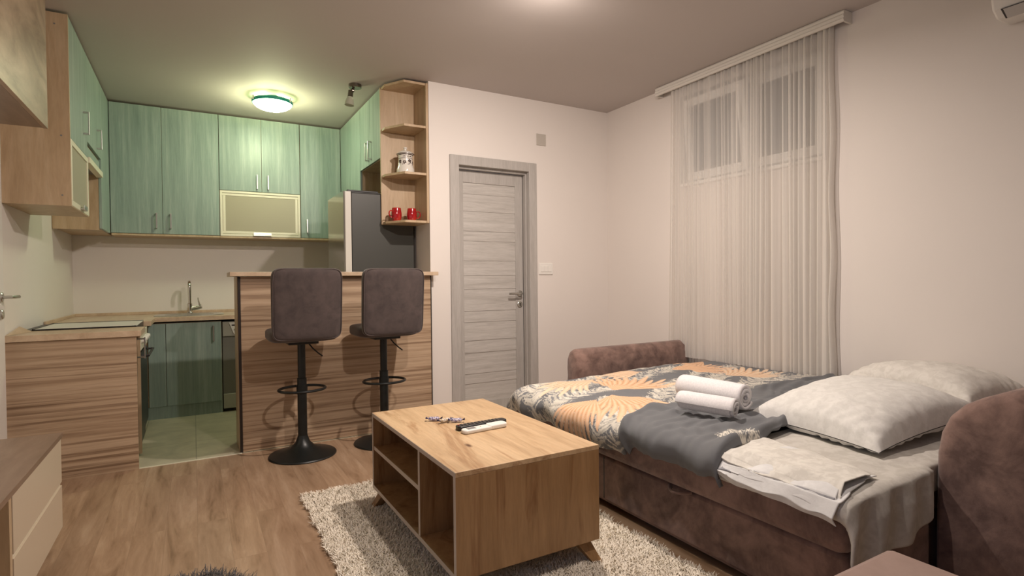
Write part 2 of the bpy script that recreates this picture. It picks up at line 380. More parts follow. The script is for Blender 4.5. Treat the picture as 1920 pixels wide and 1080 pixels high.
# window behind the curtain
wn = thing('window_1', None, None, (XR, (WY0+WY1)/2, WZ0), kind='structure')
XW = XR+.075
fr = MB().box(XW, XW+.06, WY0, WY0+.05, WZ0, WZ1).box(XW, XW+.06, WY1-.05, WY1, WZ0, WZ1).box(XW, XW+.06, WY0+.05, WY1-.05, WZ0, WZ0+.05).box(XW, XW+.06, WY0+.05, WY1-.05, WZ1-.05, WZ1).box(XW, XW+.06, 2.56, 2.62, WZ0+.05, WZ1-.05)
build('window_frame', fr, M['pvc'], wn, bevel=.003)
build('window_sill', MB().box(XR-.02, XW, WY0, WY1, WZ0-.015, WZ0+.008), M['pvc'], wn, bevel=.003)
def sash(y0, y1, z0, z1, tilt, name):
    a = math.radians(tilt)
    def T(mb):
        out = []
        for x, y, z in mb.v:
            dx, dz = x-(XW-.005), z-z0; out.append((XW-.005+dx*math.cos(a)-dz*math.sin(a), y, z0+dx*math.sin(a)+dz*math.cos(a)))
        mb.v = out; return mb
    b = .062
    m1 = MB().box(XW-.035, XW-.001, y0, y0+b, z0, z1).box(XW-.035, XW-.001, y1-b, y1, z0, z1).box(XW-.035, XW-.001, y0+b, y1-b, z0, z0+b).box(XW-.035, XW-.001, y0+b, y1-b, z1-b, z1)
    f = build(name, T(m1), M['pvc'], wn, bevel=.003)
    build('pane', T(MB().box(XW-.022, XW-.012, y0+b, y1-b, z0+b, z1-b)), M['nightglass'], f)
    if tilt: build('window_handle', T(MB().box(XW-.043, XW-.035, y0+.018, y0+.046, z0+.30, z0+.40).tube([(XW-.043, y0+.032, z0+.35), (XW-.062, y0+.032, z0+.35), (XW-.064, y0+.032, z0+.36), (XW-.064, y0+.032, z0+.47)], .010, 8)), M['whitep'], f, bevel=.002)
sash(2.60, 3.165, WZ0+.035, WZ1-.035, 5, 'tilted_sash')
sash(2.055, 2.585, WZ0+.035, WZ1-.035, 0, 'fixed_sash')

# ---------------------------------------------------------------- wall fittings
t = thing('wall_vent', 'small square beige cover plate high on the wall above the grey door', 'cover plate', (2.665, YD, 2.34))
build('plate', MB().box(2.615, 2.712, YD-.008, YD, 2.292, 2.392), plain('cover_beige', (.50, .46, .41, 1), .5), t, bevel=.003)
t = thing('light_switch', 'white triple light switch plate to the right of the grey door', 'light switch', (2.70, YD, 1.21))
build('plate', MB().box(2.627, 2.772, YD-.009, YD, 1.163, 1.262), M['whitep'], t, bevel=.004)
for k in range(3): build('rocker', MB().box(2.646+k*.037, 2.679+k*.037, YD-.014, YD-.009, 1.187, 1.238), M['whitep'], t, bevel=.002)
t = thing('air_conditioner', 'white wall air conditioner cut off by the top right corner', 'air conditioner', (3.3, .75, 2.3))
prof = [(3.405, 2.31), (3.26, 2.305), (3.215, 2.335), (3.195, 2.40), (3.20, 2.56), (3.24, 2.60), (3.405, 2.60)]
build('body', MB().prism(prof[::-1], .30, 1.135, 'y'), M['whitep'], t, bevel=.012, smooth=True)
build('louver_gap', MB().add([(3.266, .352, 2.302), (3.266, 1.098, 2.302), (3.210, 1.098, 2.330), (3.210, .352, 2.330), (3.263, .352, 2.2985), (3.263, 1.098, 2.2985), (3.206, 1.098, 2.3285), (3.206, .352, 2.3285)], [(0, 1, 2, 3), (7, 6, 5, 4), (0, 4, 5, 1), (2, 6, 7, 3), (1, 5, 6, 2), (3, 7, 4, 0)]), M['dark'], t)
build('louver', MB().add([(3.262, .36, 2.302), (3.262, 1.09, 2.302), (3.213, 1.09, 2.330), (3.213, .36, 2.330), (3.259, .36, 2.296), (3.259, 1.09, 2.296), (3.209, 1.09, 2.326), (3.209, .36, 2.326)], [(0, 1, 2, 3), (7, 6, 5, 4), (0, 4, 5, 1), (2, 6, 7, 3), (1, 5, 6, 2), (3, 7, 4, 0)]), plain('louver_grey', (.50, .48, .46, 1), .4), t)
build('bracket', MB().box(3.385, 3.405, 1.137, 1.165, 2.40, 2.425), M['whitep'], t)

# ---------------------------------------------------------------- curtain
t = thing('curtain_pelmet', 'white moulded curtain rail box fixed under the ceiling', 'curtain rail', (3.36, 2.6, 2.61))
pts = [(3.318, 2.612), (3.332, 2.612), (3.332, 2.668), (3.405, 2.668), (3.405, 2.679), (3.322, 2.679), (3.314, 2.668), (3.318, 2.655), (3.312, 2.648), (3.316, 2.632), (3.311, 2.626)]
build('fascia', MB().prism(pts[::-1], 1.862, 3.39, 'y'), M['pelmet'], t, bevel=.002)
for ya, yb in ((1.862, 1.874), (3.378, 3.39)): build('end_cap', MB().box(3.332, 3.404, ya, yb, 2.612, 2.668), M['pelmet'], t)
build('rail_track', MB().box(3.352, 3.392, 1.874, 3.378, 2.648, 2.668), M['dark'], t)
cy0, cy1 = 1.955, 3.245
def curtain(u, v):
    y = cy0+(cy1-cy0)*u; z = 2.640-(2.640-.50)*v
    dens_ = 1-.45*min(1, max(0, (u-.42)/.12))          # gathered tighter over the near half
    w_ = u*30+5*min(u, .45)+.8*math.sin(u*13)+.45*math.sin(u*29+1)+.05*v*math.sin(u*21)
    ph = 2*PI*w_
    amp = (.021*dens_+.003)*(.72+.38*v)
    x = 3.356+amp*math.sin(ph+.35*math.sin(v*2.2+u*20))+.005*math.sin(ph*.37+v*1.2)+.0045*dens_*math.sin(ph*2.3+1)
    y += .010*math.cos(ph)*(.6+.5*v)+.006*math.sin(u*17+v*1.8)*v
    if u < .03: x += .004*math.sin(v*22)*(1-u/.03); y += .006*math.sin(v*17)*(1-u/.03)-.012*v
    if v < .03: z += .007*math.sin(ph*.5)*(1-v/.03)
    if u > .9: y += .045*v*(u-.9)*10
    return (min(x, 3.398), y, z)
cu = build('sheer_curtain', MB().grid(curtain, 620, 46), M['sheer'], smooth='all', origin=(3.36, 2.6, .5))
tag(cu, 'beige sheer curtain hanging in thin folds over the window', 'curtain')

# ---------------------------------------------------------------- kitchen
def handle_bar(ax, a, x, y, z0, z1, name='handle', parent=None, m=None):
    """vertical bow handle. ax: outward axis vector"""
    ax = Vector(ax); b = Vector((x, y, 0)); o = ax*.028
    mb = MB()
    for z in (z0+.006, z1-.006):
        p = b+Vector((0, 0, z)); q = p+o; s = .0045
        mb.box(min(p.x, q.x)-(s if ax.x == 0 else 0), max(p.x, q.x)+(s if ax.x == 0 else 0), min(p.y, q.y)-(s if ax.y == 0 else 0), max(p.y, q.y)+(s if ax.y == 0 else 0), z-.006, z+.006)
    c = b+o*1.0; s = .0055; mb.box(c.x-(s if ax.x == 0 else .004), c.x+(s if ax.x == 0 else .004), c.y-(s if ax.y == 0 else .004), c.y+(s if ax.y == 0 else .004), z0, z1)
    return build(name, mb, M['steel'], parent, bevel=.0015)
T = .018; G = .0015
ZT = 2.664
def carcass(x0, x1, y0, y1, z0, z1, mb=None):
    return (mb or MB()).box(x0, x1, y0, y1, z0, z1)
def door_x(parent, xf, y0, y1, z0, z1, sgn, hy=None, hz=None):
    """door panel on a face whose outside is at x=xf, looking along sgn*x"""
    a, b = (xf-sgn*T, xf); dd = build('door', MB().box(min(a, b), max(a, b), y0+G, y1-G, z0+G, z1-G), M['teal'], parent, bevel=.0015)
    if hy is not None: handle_bar((sgn, 0, 0), 0, xf, hy, hz[0], hz[1], parent=dd)
    return dd
def door_y(parent, yf, x0, x1, z0, z1, hx=None, hz=None):
    dd = build('door', MB().box(x0+G, x1-G, yf, yf+T, z0+G, z1-G), M['teal'], parent, bevel=.0015)
    if hx is not None: handle_bar((0, -1, 0), 0, hx, yf, hz[0], hz[1], parent=dd)
    return dd
FXL, FYB, FXR = -.60, 5.78, 1.32
# left run of wall cabinets
t = thing('wall_cabinet', 'maple-sided wall cabinet nearest the camera on the left, frosted flap below', 'wall cabinet', (-.75, 4.35, 1.57))
build('body', MB().box(XL+.002, FXL-T-.001, 4.058, 4.66, 1.588, ZT).box(XL+.002, FXL, 4.04, 4.058, 1.57, ZT).box(XL+.002, FXL, 4.058, 4.66, 1.57, 1.588), M['maple'], t)
for sx, sz in ((-.64, 1.63), (-.64, 1.97), (-.66, 2.60)): build('screw_cap', MB().lathe([(.005, 0), (.005, .001)], (sx, 4.04, sz), 12, (0, -1, 0)), M['greyp'], t)
door_x(t, FXL, 4.058, 4.66, 1.965, ZT, 1, 4.52, (2.09, 2.24))
g = build('flap_frame', MB().box(FXL-T, FXL+.002, 4.058, 4.66, 1.93, 1.962).box(FXL-T, FXL+.002, 4.058, 4.66, 1.575, 1.607).box(FXL-T, FXL+.002, 4.058, 4.09, 1.607, 1.93).box(FXL-T, FXL+.002, 4.628, 4.66, 1.607, 1.93), M['alu'], t, bevel=.0015)
build('flap_glass', MB().box(FXL-.014, FXL-.004, 4.09, 4.628, 1.607, 1.93), M['frost'], g)
build('flap_handle', MB().box(FXL+.002, FXL+.022, 4.33, 4.45, 1.584, 1.592).box(FXL+.016, FXL+.022, 4.33, 4.45, 1.592, 1.612), M['steel'], g, bevel=.0015)
t = thing('wall_cabinet', 'short teal wall cabinet above the cooker hood on the left wall', 'wall cabinet', (-.75, 4.97, 2.08))
build('body', MB().box(XL+.002, FXL-T-.001, 4.662, 5.288, 2.07, ZT), M['maple'], t)
door_x(t, FXL, 4.662, 5.288, 2.075, ZT, 1, 5.10, (2.115, 2.26))
t = thing('cooker_hood', 'slim built-in cooker hood with a pale metal front strip', 'cooker hood', (-.75, 4.97, 1.93))
build('body', MB().box(XL+.002, FXL-.03, 4.664, 5.286, 1.955, 2.065), M['greyp'], t)
build('front_strip', MB().box(FXL-.03, FXL+.012, 4.664, 5.286, 1.935, 1.975), M['alu'], t, bevel=.002)
build('fascia', MB().box(FXL-.028, FXL-.010, 4.664, 5.286, 1.977, 2.055), M['teal'], t)
t = thing('wall_cabinet', 'tall teal wall cabinet in the left corner past the hood', 'wall cabinet', (-.75, 5.5, 1.54))
build('body', MB().box(XL+.002, FXL-T-.001, 5.308, 6.07, 1.545, ZT).box(XL+.002, FXL-T-.001, 5.29, 5.308, 1.535, ZT), M['maple'], t)
door_x(t, FXL, 5.29, 5.775, 1.545, ZT, 1)
# back run
def mx(x0, x1, z0, z1): return MB().box(x0+.001, x1-.001, FYB+T+.001, YK-.002, z0+.018, z1).box(x0+.001, x1-.001, FYB-.0, YK-.002, z0, z0+.016)
t = thing('wall_cabinet', 'wide teal wall cabinet with two full-height doors on the back wall', 'wall cabinet', (-.19, 5.95, 1.54))
build('body', mx(-.595, .222, 1.535, ZT), M['maple'], t)
door_y(t, FYB, -.598, -.222, 1.553, ZT, -.268, (1.60, 1.735)); door_y(t, FYB, -.222, .222, 1.553, ZT, -.162, (1.60, 1.735))
t = thing('wall_cabinet', 'teal wall cabinet with two short doors over a framed glass flap', 'wall cabinet', (.57, 5.95, 1.54))
build('body', mx(.222, .928, 1.535, ZT), M['maple'], t)
door_y(t, FYB, .224, .582, 1.975, ZT, .540, (2.0, 2.135)); door_y(t, FYB, .582, .926, 1.975, ZT, .635, (2.0, 2.135))
zz0, zz1, xx0, xx1 = 1.553, 1.972, .226, .924
g = build('flap_frame', MB().box(xx0, xx1, FYB-.002, FYB+T, zz1-.02, zz1).box(xx0, xx1, FYB-.002, FYB+T, zz0, zz0+.02).box(xx0, xx0+.02, FYB-.002, FYB+T, zz0+.02, zz1-.02).box(xx1-.02, xx1, FYB-.002, FYB+T, zz0+.02, zz1-.02)
          .box(xx0+.02, xx1-.02, FYB+.004, FYB+T, zz1-.045, zz1-.024).box(xx0+.02, xx1-.02, FYB+.004, FYB+T, zz0+.024, zz0+.045).box(xx0+.024, xx0+.045, FYB+.004, FYB+T, zz0+.045, zz1-.045).box(xx1-.045, xx1-.024, FYB+.004, FYB+T, zz0+.045, zz1-.045), M['alu'], t, bevel=.0015)
build('flap_glass', MB().box(xx0+.02, xx1-.02, FYB+.008, FYB+.015, zz0+.02, zz1-.02), M['frost'], g)
build('flap_handle', MB().box(.50, .66, FYB-.024, FYB-.002, zz0+.006, zz0+.012).box(.50, .66, FYB-.024, FYB-.020, zz0+.012, zz0+.034), M['steel'], g, bevel=.0015)
t = thing('wall_cabinet', 'single-door tall teal wall cabinet in the right back corner', 'wall cabinet', (1.12, 5.95, 1.54))
build('body', mx(.928, 1.30, 1.535, ZT), M['maple'], t)
door_y(t, FYB, .93, 1.319, 1.553, ZT, .985, (1.60, 1.735))
# right run
t = thing('wall_cabinet', 'tall teal wall cabinet on the right wall behind the fridge', 'wall cabinet', (1.47, 5.4, 1.54))
build('body', MB().box(FXR+T+.001, XP-.002, 5.022, 6.07, 1.54, ZT), M['maple'], t)
door_x(t, FXR, 5.022, 5.40, 1.545, ZT, -1); door_x(t, FXR, 5.40, 5.775, 1.545, ZT, -1)
t = thing('wall_cabinet', 'short two-door teal wall cabinet above the fridge', 'wall cabinet', (1.47, 4.71, 2.11))
build('body', MB().box(FXR+T+.001, XP-.002, 4.402, 5.018, 2.105, ZT), M['maple'], t)
door_x(t, FXR, 4.402, 4.71, 2.108, ZT, -1, 4.672, (2.145, 2.30)); door_x(t, FXR, 4.71, 5.018, 2.108, ZT, -1, 4.752, (2.145, 2.30))
# open corner shelf unit
t = thing('corner_shelf', 'open maple shelf unit with clipped corners beside the white pillar', 'shelf unit', (1.46, 4.3, 1.57))
build('back_panel', MB().box(FXR-.003, 1.600, 4.382, 4.400, 1.572, ZT), M['maple'], t, bevel=.001)
build('side_panel', MB().box(1.600, XP-.001, 4.116, 4.400, 1.572, ZT), M['maple'], t, bevel=.001)
for z0 in (1.572, 1.945, 2.312, ZT-.018):
    build('shelf', MB().prism([(1.335, 4.382), (FXR+.005, 4.382), (FXR+.005, 4.30), (1.425, 4.122), (1.600, 4.122), (1.600, 4.382)][::1], z0, z0+.018), M['maple'], t, bevel=.001)
# canister
t = thing('canister', 'white ceramic lidded jar with dark floral band on the middle shelf', 'jar', (1.475, 4.25, 1.963))
cb = plain('glazed_cream', (.74, .70, .64, 1), .15); cbrown = plain('brown_glaze', (.045, .02, .018, 1), .2)
zz = 1.9635
jb_ = [(.0, 0), (.058, 0), (.068, .012), (.069, .035), (.060, .060), (.055, .10), (.054, .135), (.058, .150)]
body = build('body', MB().lathe([(a+.0005, zz+b) for a, b in jb_], (1.475, 4.25, 0), 36), cb, t, smooth=True)
def band(name, r, z0, z1): build(name, MB().lathe([(r, z0), (r+.0012, z0), (r+.0012, z1), (r, z1)], (1.475, 4.25, 0), 36), cbrown, body)
band('rim_band', .0575, zz+.146, zz+.151); band('rim_band', .0548, zz+.118, zz+.121)
lid = build('lid', MB().lathe([(.0, zz+.151), (.064, zz+.151), (.068, zz+.156), (.064, zz+.163), (.045, zz+.178), (.018, zz+.186), (.010, zz+.190), (.010, zz+.196), (.016, zz+.203), (.014, zz+.212), (.004, zz+.215)], (1.475, 4.25, 0), 36), cb, t, smooth=True)
build('lid_stripe', MB().lathe([(.066, zz+.1535), (.0695, zz+.155), (.0695, zz+.158), (.066, zz+.159)], (1.475, 4.25, 0), 36), cbrown, lid)
# painted blossoms and leaves around the belly, and a line of lettering-like strokes
fl = MB(); cx0, cy0_ = 1.475, 4.25
def on_jar(a, z, r): return (cx0+r*math.sin(a), cy0_-r*math.cos(a), z)
def blob(a0, z0, ra, rz, mb, r=.0565, rot=0):
    n = 10; P = []
    for k in range(n):
        th = 2*PI*k/n; da, dz = ra*math.cos(th), rz*math.sin(th); da, dz = da*math.cos(rot)-dz*math.sin(rot), da*math.sin(rot)+dz*math.cos(rot)
        P.append((a0+da/r, z0+dz))
    v = [on_jar(a, z, rr) for rr in (r-.002, r+.0022) for a, z in P]
    mb.add(v, [tuple(range(n-1, -1, -1)), tuple(range(n, 2*n))]+[(i, (i+1) % n, n+(i+1) % n, n+i) for i in range(n)])
random.seed(3)
for a0 in (-1.15, -.45, .28, 1.05):
    for k in range(5): th = k*2*PI/5+a0; blob(a0+.0085*math.cos(th)/.056, zz+.092+.0085*math.sin(th)+.006*math.sin(a0*5), .005, .005, fl)
    for k in range(3): blob(a0+(-.25+.2*k), zz+.070+.006*k, .007, .0028, fl, r=.0572, rot=.7+k)
build('painted_flowers', fl, cbrown, body)
lt = MB()
for k in range(9): blob(-.62+k*.15, zz+.133+.0012*(k % 2), .0028, .004 if k % 2 else .0025, lt, r=.0548, rot=.3)
build('painted_script', lt, cbrown, body)
# mugs
def mug(loc, ang, label):
    t = thing('mug', label, 'mug', loc, group='red mugs on the bottom shelf')
    x, y, z = loc
    build('body', MB().lathe([(.0, z+.0005), (.030, z+.0005), (.033, z+.004), (.040, z+.035), (.0405, z+.060), (.035, z+.100), (.034, z+.104), (.0315, z+.104), (.037, z+.060), (.030, z+.010), (0, z+.008)], (x, y, 0), 32), M['red'], t, smooth=True)
    c, s = math.cos(ang), math.sin(ang)
    build('mug_handle', MB().tube([(x+c*r, y+s*r, z+q) for r, q in ((.037, .076), (.050, .082), (.064, .074), (.068, .056), (.062, .038), (.050, .028), (.039, .030))], .0048, 10), M['red'], t, smooth=True)
    return t
a_ = mug((1.400, 4.26, 1.5905), PI+.25, 'bright red glazed mug with its handle to the left, nearer the fridge')
b_ = mug((1.522, 4.25, 1.5905), -.2, 'darker red mug with its handle to the right, nearer the pillar')

# fridge
t = thing('fridge', 'tall dark grey fridge with a silver door behind the bar', 'fridge', (1.31, 4.67, 0))
build('body', MB().box(1.085, 1.592, 4.404, 4.97, .03, 1.815), M['fridge'], t, bevel=.004)
build('door', MB().box(1.022, 1.034, 4.404, 4.97, .06, .62).box(1.022, 1.034, 4.404, 4.97, .632, 1.825), M['fridged'], t, bevel=.003)
build('door_edge', MB().box(1.034, 1.082, 4.402, 4.972, .06, .62).box(1.034, 1.082, 4.402, 4.972, .632, 1.825), M['fridgee'], t, bevel=.003)
build('top_cap', MB().box(1.055, 1.30, 4.41, 4.96, 1.8255, 1.838).box(1.085, 1.592, 4.406, 4.968, 1.815, 1.8255), M['blackp'], t, bevel=.003)

# base units
t = thing('base_cabinet', 'narrow end base unit clad in striped walnut board at the left', 'base cabinet', (-.6, 4.2, 0))
build('end_panel', MB().box(XL+.003, -.302, 4.03, 4.048, .0, .800), M['zebra'], t, bevel=.001)
build('body', MB().box(XL+.003, -.335, 4.050, 4.34, .10, .798), M['dark'], t)  # dark colour stands in for the shaded gap behind the end panel
build('side_strip', MB().box(-.36, -.305, 4.335, 4.353, .012, .798), M['maple'], t)
dd = build('door', MB().box(-.335, -.322, 4.06, 4.333, .12, .79), M['blackp'], t, bevel=.001)  # black front also paints the shade of that gap; carries the handle
build('handle', MB().box(-.322, -.272, 4.205, 4.215, .765, .775).box(-.322, -.272, 4.205, 4.215, .650, .660).box(-.276, -.268, 4.203, 4.217, .645, .780), M['steel'], dd, bevel=.001)
t = thing('cooker', 'freestanding oven and hob set into the left worktop', 'cooker', (-.6, 4.67, 0))
build('body', MB().box(XL+.003, -.325, 4.36, 4.95, .02, .842), M['blackp'], t)
build('hob', MB().box(XL+.06, -.325, 4.365, 4.945, .842, .846), M['whiteenam'], t, bevel=.001)
build('hob_edge', MB().box(XL+.055, XL+.062, 4.358, 4.952, .842, .850), M['dark'], t)
build('hob_edge', MB().box(XL+.06, -.325, 4.945, 4.951, .842, .849), M['dark'], t)
build('hob_edge', MB().box(XL+.06, -.325, 4.359, 4.365, .842, .847), M['dark'], t)
build('oven_door', MB().box(-.325, -.305, 4.365, 4.945, .12, .66), M['blackp'], t, bevel=.002)
build('oven_handle', MB().tube([(-.305, 4.42, .640), (-.265, 4.42, .640), (-.265, 4.89, .640), (-.305, 4.89, .640)], .008, 10), M['blackp'], t, smooth=True)
build('control_panel', MB().box(-.325, -.303, 4.365, 4.945, .68, .80), M['alu'], t, bevel=.002)
for k in range(4): build('knob', MB().lathe([(.018, 0), (.018, .012), (.014, .024), (.008, .026)], (-.303, 4.44+k*.13, .74), 20, (1, 0, 0)), M['whiteenam'], t, smooth=True)
t = thing('base_cabinet', 'teal sink base cabinet with one tall handled door', 'base cabinet', (0, 5.6, 0))
YF = 5.40
build('body', MB().box(-.60, .206, YF+.02, YK-.002, .10, .788), M['maple'], t)
build('plinth', MB().box(-.34, .206, YF+.008, YF+.02, 0, .10), M['teal'], t)
build('filler', MB().box(-.325, -.205, YF, YF+.018, .102, .785), M['teal'], t, bevel=.001)
dd = build('door', MB().box(-.202, .204, YF, YF+.018, .102, .785), M['teal'], t, bevel=.0015)
handle_bar((0, -1, 0), 0, .145, YF, .62, .755, parent=dd)
t = thing('washing_machine', 'silver washing machine half hidden behind the bar', 'washing machine', (.5, 5.7, 0))
build('body', MB().box(.212, .805, YF+.022, YK-.03, .025, .782), M['silver'], t, bevel=.004)
build('foot', MB().box(.22, .80, YF+.05, YF+.10, 0, .025), M['blackp'], t)
build('control_panel', MB().box(.214, .803, YF+.004, YF+.022, .655, .778), plain('machine_silver', (.34, .33, .28, 1), .35), t, bevel=.003)
dr = build('drawer', MB().prism([(.262, .775), (.300, .672), (.42, .672), (.42, .775)][::-1], YF-.003, YF+.004, 'y'), M['whiteenam'], t, bevel=.002)
build('drawer_logo', MB().box(.285, .345, YF-.005, YF-.003, .745, .755), M['dark'], dr)
build('dial', MB().lathe([(.016, 0), (.016, .004), (.012, .01)], (.318, YF-.003, .715), 20, (0, -1, 0)), M['alu'], dr, smooth=True)
build('kick_panel', MB().box(.214, .803, YF+.006, YF+.022, .03, .155), plain('machine_white', (.46, .45, .37, 1), .35), t, bevel=.003)

# worktops (continuous L) with upstands
t = thing('worktop', 'pale maple L-shaped kitchen worktop along the left and back walls', 'worktop', (-.5, 5.2, .8))
build('slab', MB().prism([(XL+.003, 4.015), (-.292, 4.015), (-.278, 4.030), (-.278, 4.356), (XL+.003, 4.356)], .802, .838), M['mapleh'], t, bevel=.002)
build('slab', MB().prism([(XL+.003, 4.954), (-.278, 4.954), (-.278, 5.385), (1.0, 5.385), (1.0, YK-.004), (XL+.003, YK-.004)], .802, .838), M['mapleh'], t, bevel=.002)
build('upstand', MB().box(XL+.003, XL+.017, 4.954, YK-.019, .838, .862), M['mapleh'], t, bevel=.003)
build('upstand', MB().box(XL+.003, 1.0, YK-.018, YK-.004, .838, .862), M['mapleh'], t, bevel=.003)
build('loose_trim', MB().add([(XL+.004, 4.03, .839), (XL+.02, 4.03, .839), (XL+.07, 4.30, .839), (XL+.004, 4.34, .839), (XL+.004, 4.05, .842), (XL+.012, 4.05, .842), (XL+.01, 4.29, .868), (XL+.004, 4.33, .872)], [(0, 1, 2, 3), (7, 6, 5, 4), (0, 4, 5, 1), (1, 5, 6, 2), (2, 6, 7, 3), (3, 7, 4, 0)]), M['mapleh'], t)
# sink + tap
t = thing('sink', 'round-ended inset steel sink in the back worktop', 'sink', (-.03, 5.70, .838))
def ell(rx, ry, n=40): return [(-.03+rx*math.copysign(abs(math.cos(2*PI*k/n))**.6, math.cos(2*PI*k/n)), 5.70+ry*math.copysign(abs(math.sin(2*PI*k/n))**.6, math.sin(2*PI*k/n))) for k in range(n)]
build('rim', MB().prism(ell(.27, .235), .8382, .8425), M['steel'], t, bevel=.001)
build('bowl', MB().prism(ell(.19, .15), .8425, .8435), plain('bowl_dark_steel', (.35, .34, .30, 1), .3, .9), t)
t = thing('faucet', 'tall chrome mixer tap standing behind the sink', 'faucet', (-.03, 5.90, .8425))
build('body', MB().lathe([(.026, .8427), (.026, .850), (.021, .856), (.021, .93), (.016, .935)], (-.03, 5.90, 0), 28), M['chrome'], t, smooth=True)
sp = [(-.03, 5.90, .93), (-.03, 5.90, 1.06)]+[(-.03, 5.90-.055+.055*math.cos(a), 1.075+.055*math.sin(a)) for a in np.linspace(.2, PI, 12)]+[(-.03, 5.79, 1.03)]
build('spout', MB().tube(sp, .0145, 14), M['chrome'], t, smooth=True)
build('lever', MB().tube([(-.012, 5.90, .885), (.025, 5.885, .892), (.066, 5.875, .905)], .020, 14).tube([(.048, 5.878, .915), (.040, 5.878, .955), (.036, 5.88, .985)], [.009, .006, .004], 10), M['chrome'], t, smooth=True)

# ---------------------------------------------------------------- bar
BY = 4.045
t = thing('breakfast_bar', 'striped walnut breakfast bar with a pale maple counter top', 'bar counter', (.93, 4.2, 0))
build('front_panel', MB().box(.268, 1.592, BY, BY+.018, .004, 1.158), M['zebra'], t)
for xa, xb in ((.252, .268), (1.592, 1.600)): build('edge_strip', MB().box(xa, xb, BY-.002, BY+.020, 0, 1.158), M['dark'], t)
build('side_panel', MB().box(.248, .266, BY+.0205, 4.345, 0, 1.158), M['maple'], t, bevel=.001)
build('counter_top', MB().box(.205, 1.642, 4.0, 4.104, 1.160, 1.188).box(.205, 1.612, 4.104, 4.36, 1.160, 1.188), M['mapleh'], t, bevel=.002)

# stools
def cushion(x0, x1, y0, y1, z0, z1, p=5.0, n=26, pinch=None):
    """superellipsoid pad"""
    cx, cy_, cz = (x0+x1)/2, (y0+y1)/2, (z0+z1)/2; a, b, c = (x1-x0)/2, (y1-y0)/2, (z1-z0)/2
    def f(u, v):
        th = 2*PI*u; ph = PI*(v-.5); sg = lambda q, e: math.copysign(abs(q)**e, q)
        e1, e2 = 2/p, 2/p
        x = sg(math.cos(ph), e1)*sg(math.cos(th), e2); y = sg(math.cos(ph), e1)*sg(math.sin(th), e2); z = sg(math.sin(ph), e1)
        return (cx+a*x, cy_+b*y, cz+c*z)
    return MB().grid(f, n*2, n, closed_u=True)
SX, SY = .600, 3.79
t = thing('bar_stool', 'left bar stool, brown suede back and black round base', 'bar stool', (SX, SY, 0), group='brown suede bar stools at the bar')
build('base', MB().lathe([(.205, .0), (.208, .006), (.204, .012), (.17, .022), (.12, .036), (.075, .055), (.045, .085), (.034, .115), (.030, .13), (.0, .13)], (SX, SY, 0), 56), M['black'], t, smooth=True)
build('pole', MB().lathe([(.029, .12), (.029, .50), (.024, .502), (.024, .735)], (SX, SY, 0), 28), M['black'], t, smooth=True)
pts = [(SX+.142*math.cos(a), SY-.01+.125*math.sin(a), .430) for a in np.linspace(0, 2*PI, 40, endpoint=False)]
build('footrest', MB().tube(pts, .0085, 10, closed=True).lathe([(.034, .405), (.034, .455)], (SX, SY, 0), 24), M['black'], t, smooth=True)
build('lift_lever', MB().tube([(SX+.02, SY, .735), (SX+.045, SY-.01, .72), (SX+.065, SY-.02, .69), (SX+.10, SY-.03, .655), (SX+.125, SY-.03, .635)], .0045, 8), M['black'], t, smooth=True)
build('seat_plate', MB().box(SX-.09, SX+.09, SY-.10, SY+.09, .725, .742), M['black'], t, bevel=.003)
build('seat', cushion(SX-.205, SX+.205, SY-.185, SY+.20, .742, .825, 5), M['stoolf'], t, smooth='all')
def backf(u, v):
    p = 9.5; sg = lambda q, e: math.copysign(abs(q)**e, q); th = 2*PI*u; ph = PI*(v-.5)
    # pad standing upright: thin axis = y
    x = sg(math.cos(ph), 2/p)*sg(math.cos(th), 2/p); z = sg(math.cos(ph), 2/p)*sg(math.sin(th), 2/p); y = sg(math.sin(ph), .55)
    return (SX+.006+.206*x*(1+.012*z), SY-.195+.036*y-.045*(z*.5+.5)+.012*x*x, .982+.222*z)
build('backrest', MB().grid(backf, 56, 22, closed_u=True), M['stoolf'], t, smooth='all')
build('seam', MB().tube([((SX+.006+.200*math.copysign(abs(math.cos(a))**.21, math.cos(a))), SY-.226-.045*((math.copysign(abs(math.sin(a))**.21, math.sin(a)))*.5+.5)+.012, .982+.216*math.copysign(abs(math.sin(a))**.21, math.sin(a))) for a in np.linspace(0, 2*PI, 96, endpoint=False)], .003, 6, closed=True), M['stoolf'], t, smooth='all')
t2 = copy_tree(t); t2.location = (1.140, 3.79, 0); t2['label'] = 'right bar stool, its round base partly behind the coffee table'

# ---------------------------------------------------------------- ceiling lamps
LX, LYc = .605, 5.08
t = thing('ceiling_lamp', 'lit round glass ceiling lamp with a teal rim', 'ceiling lamp', (LX, LYc, 2.68))
dome = [(.155*math.cos(a), 2.632-.068*math.sin(a)) for a in np.linspace(0, PI/2, 12)]
build('glass_dome', MB().lathe([(max(r, .0005), z) for r, z in dome], (LX, LYc, 0), 48), M['lampglass'], t, smooth='all')
build('rim', MB().lathe([(.150, 2.640), (.158, 2.646), (.163, 2.640), (.160, 2.622), (.155, 2.618), (.156, 2.632)], (LX, LYc, 0), 56), M['tealglass'], t, smooth='all')
build('ceiling_plate', MB().lathe([(.05, 2.664), (.06, 2.6785), (.06, 2.68)], (LX, LYc, 0), 32), M['steel'], t, smooth=True)
for k in range(3):
    a = math.radians(200+120*k); px_, py_ = LX+.163*math.cos(a), LYc+.163*math.sin(a); build('clip', MB().box(px_-.005, px_+.005, py_-.005, py_+.005, 2.625, 2.658), M['steel'], t)
for k in range(2):
    a = k*PI+.1
    lamp('kitchen_bulb', 'POINT', (LX+.07*math.cos(a), LYc+.07*math.sin(a), 2.652), 2.6, (1.0, .97, .42), .010)
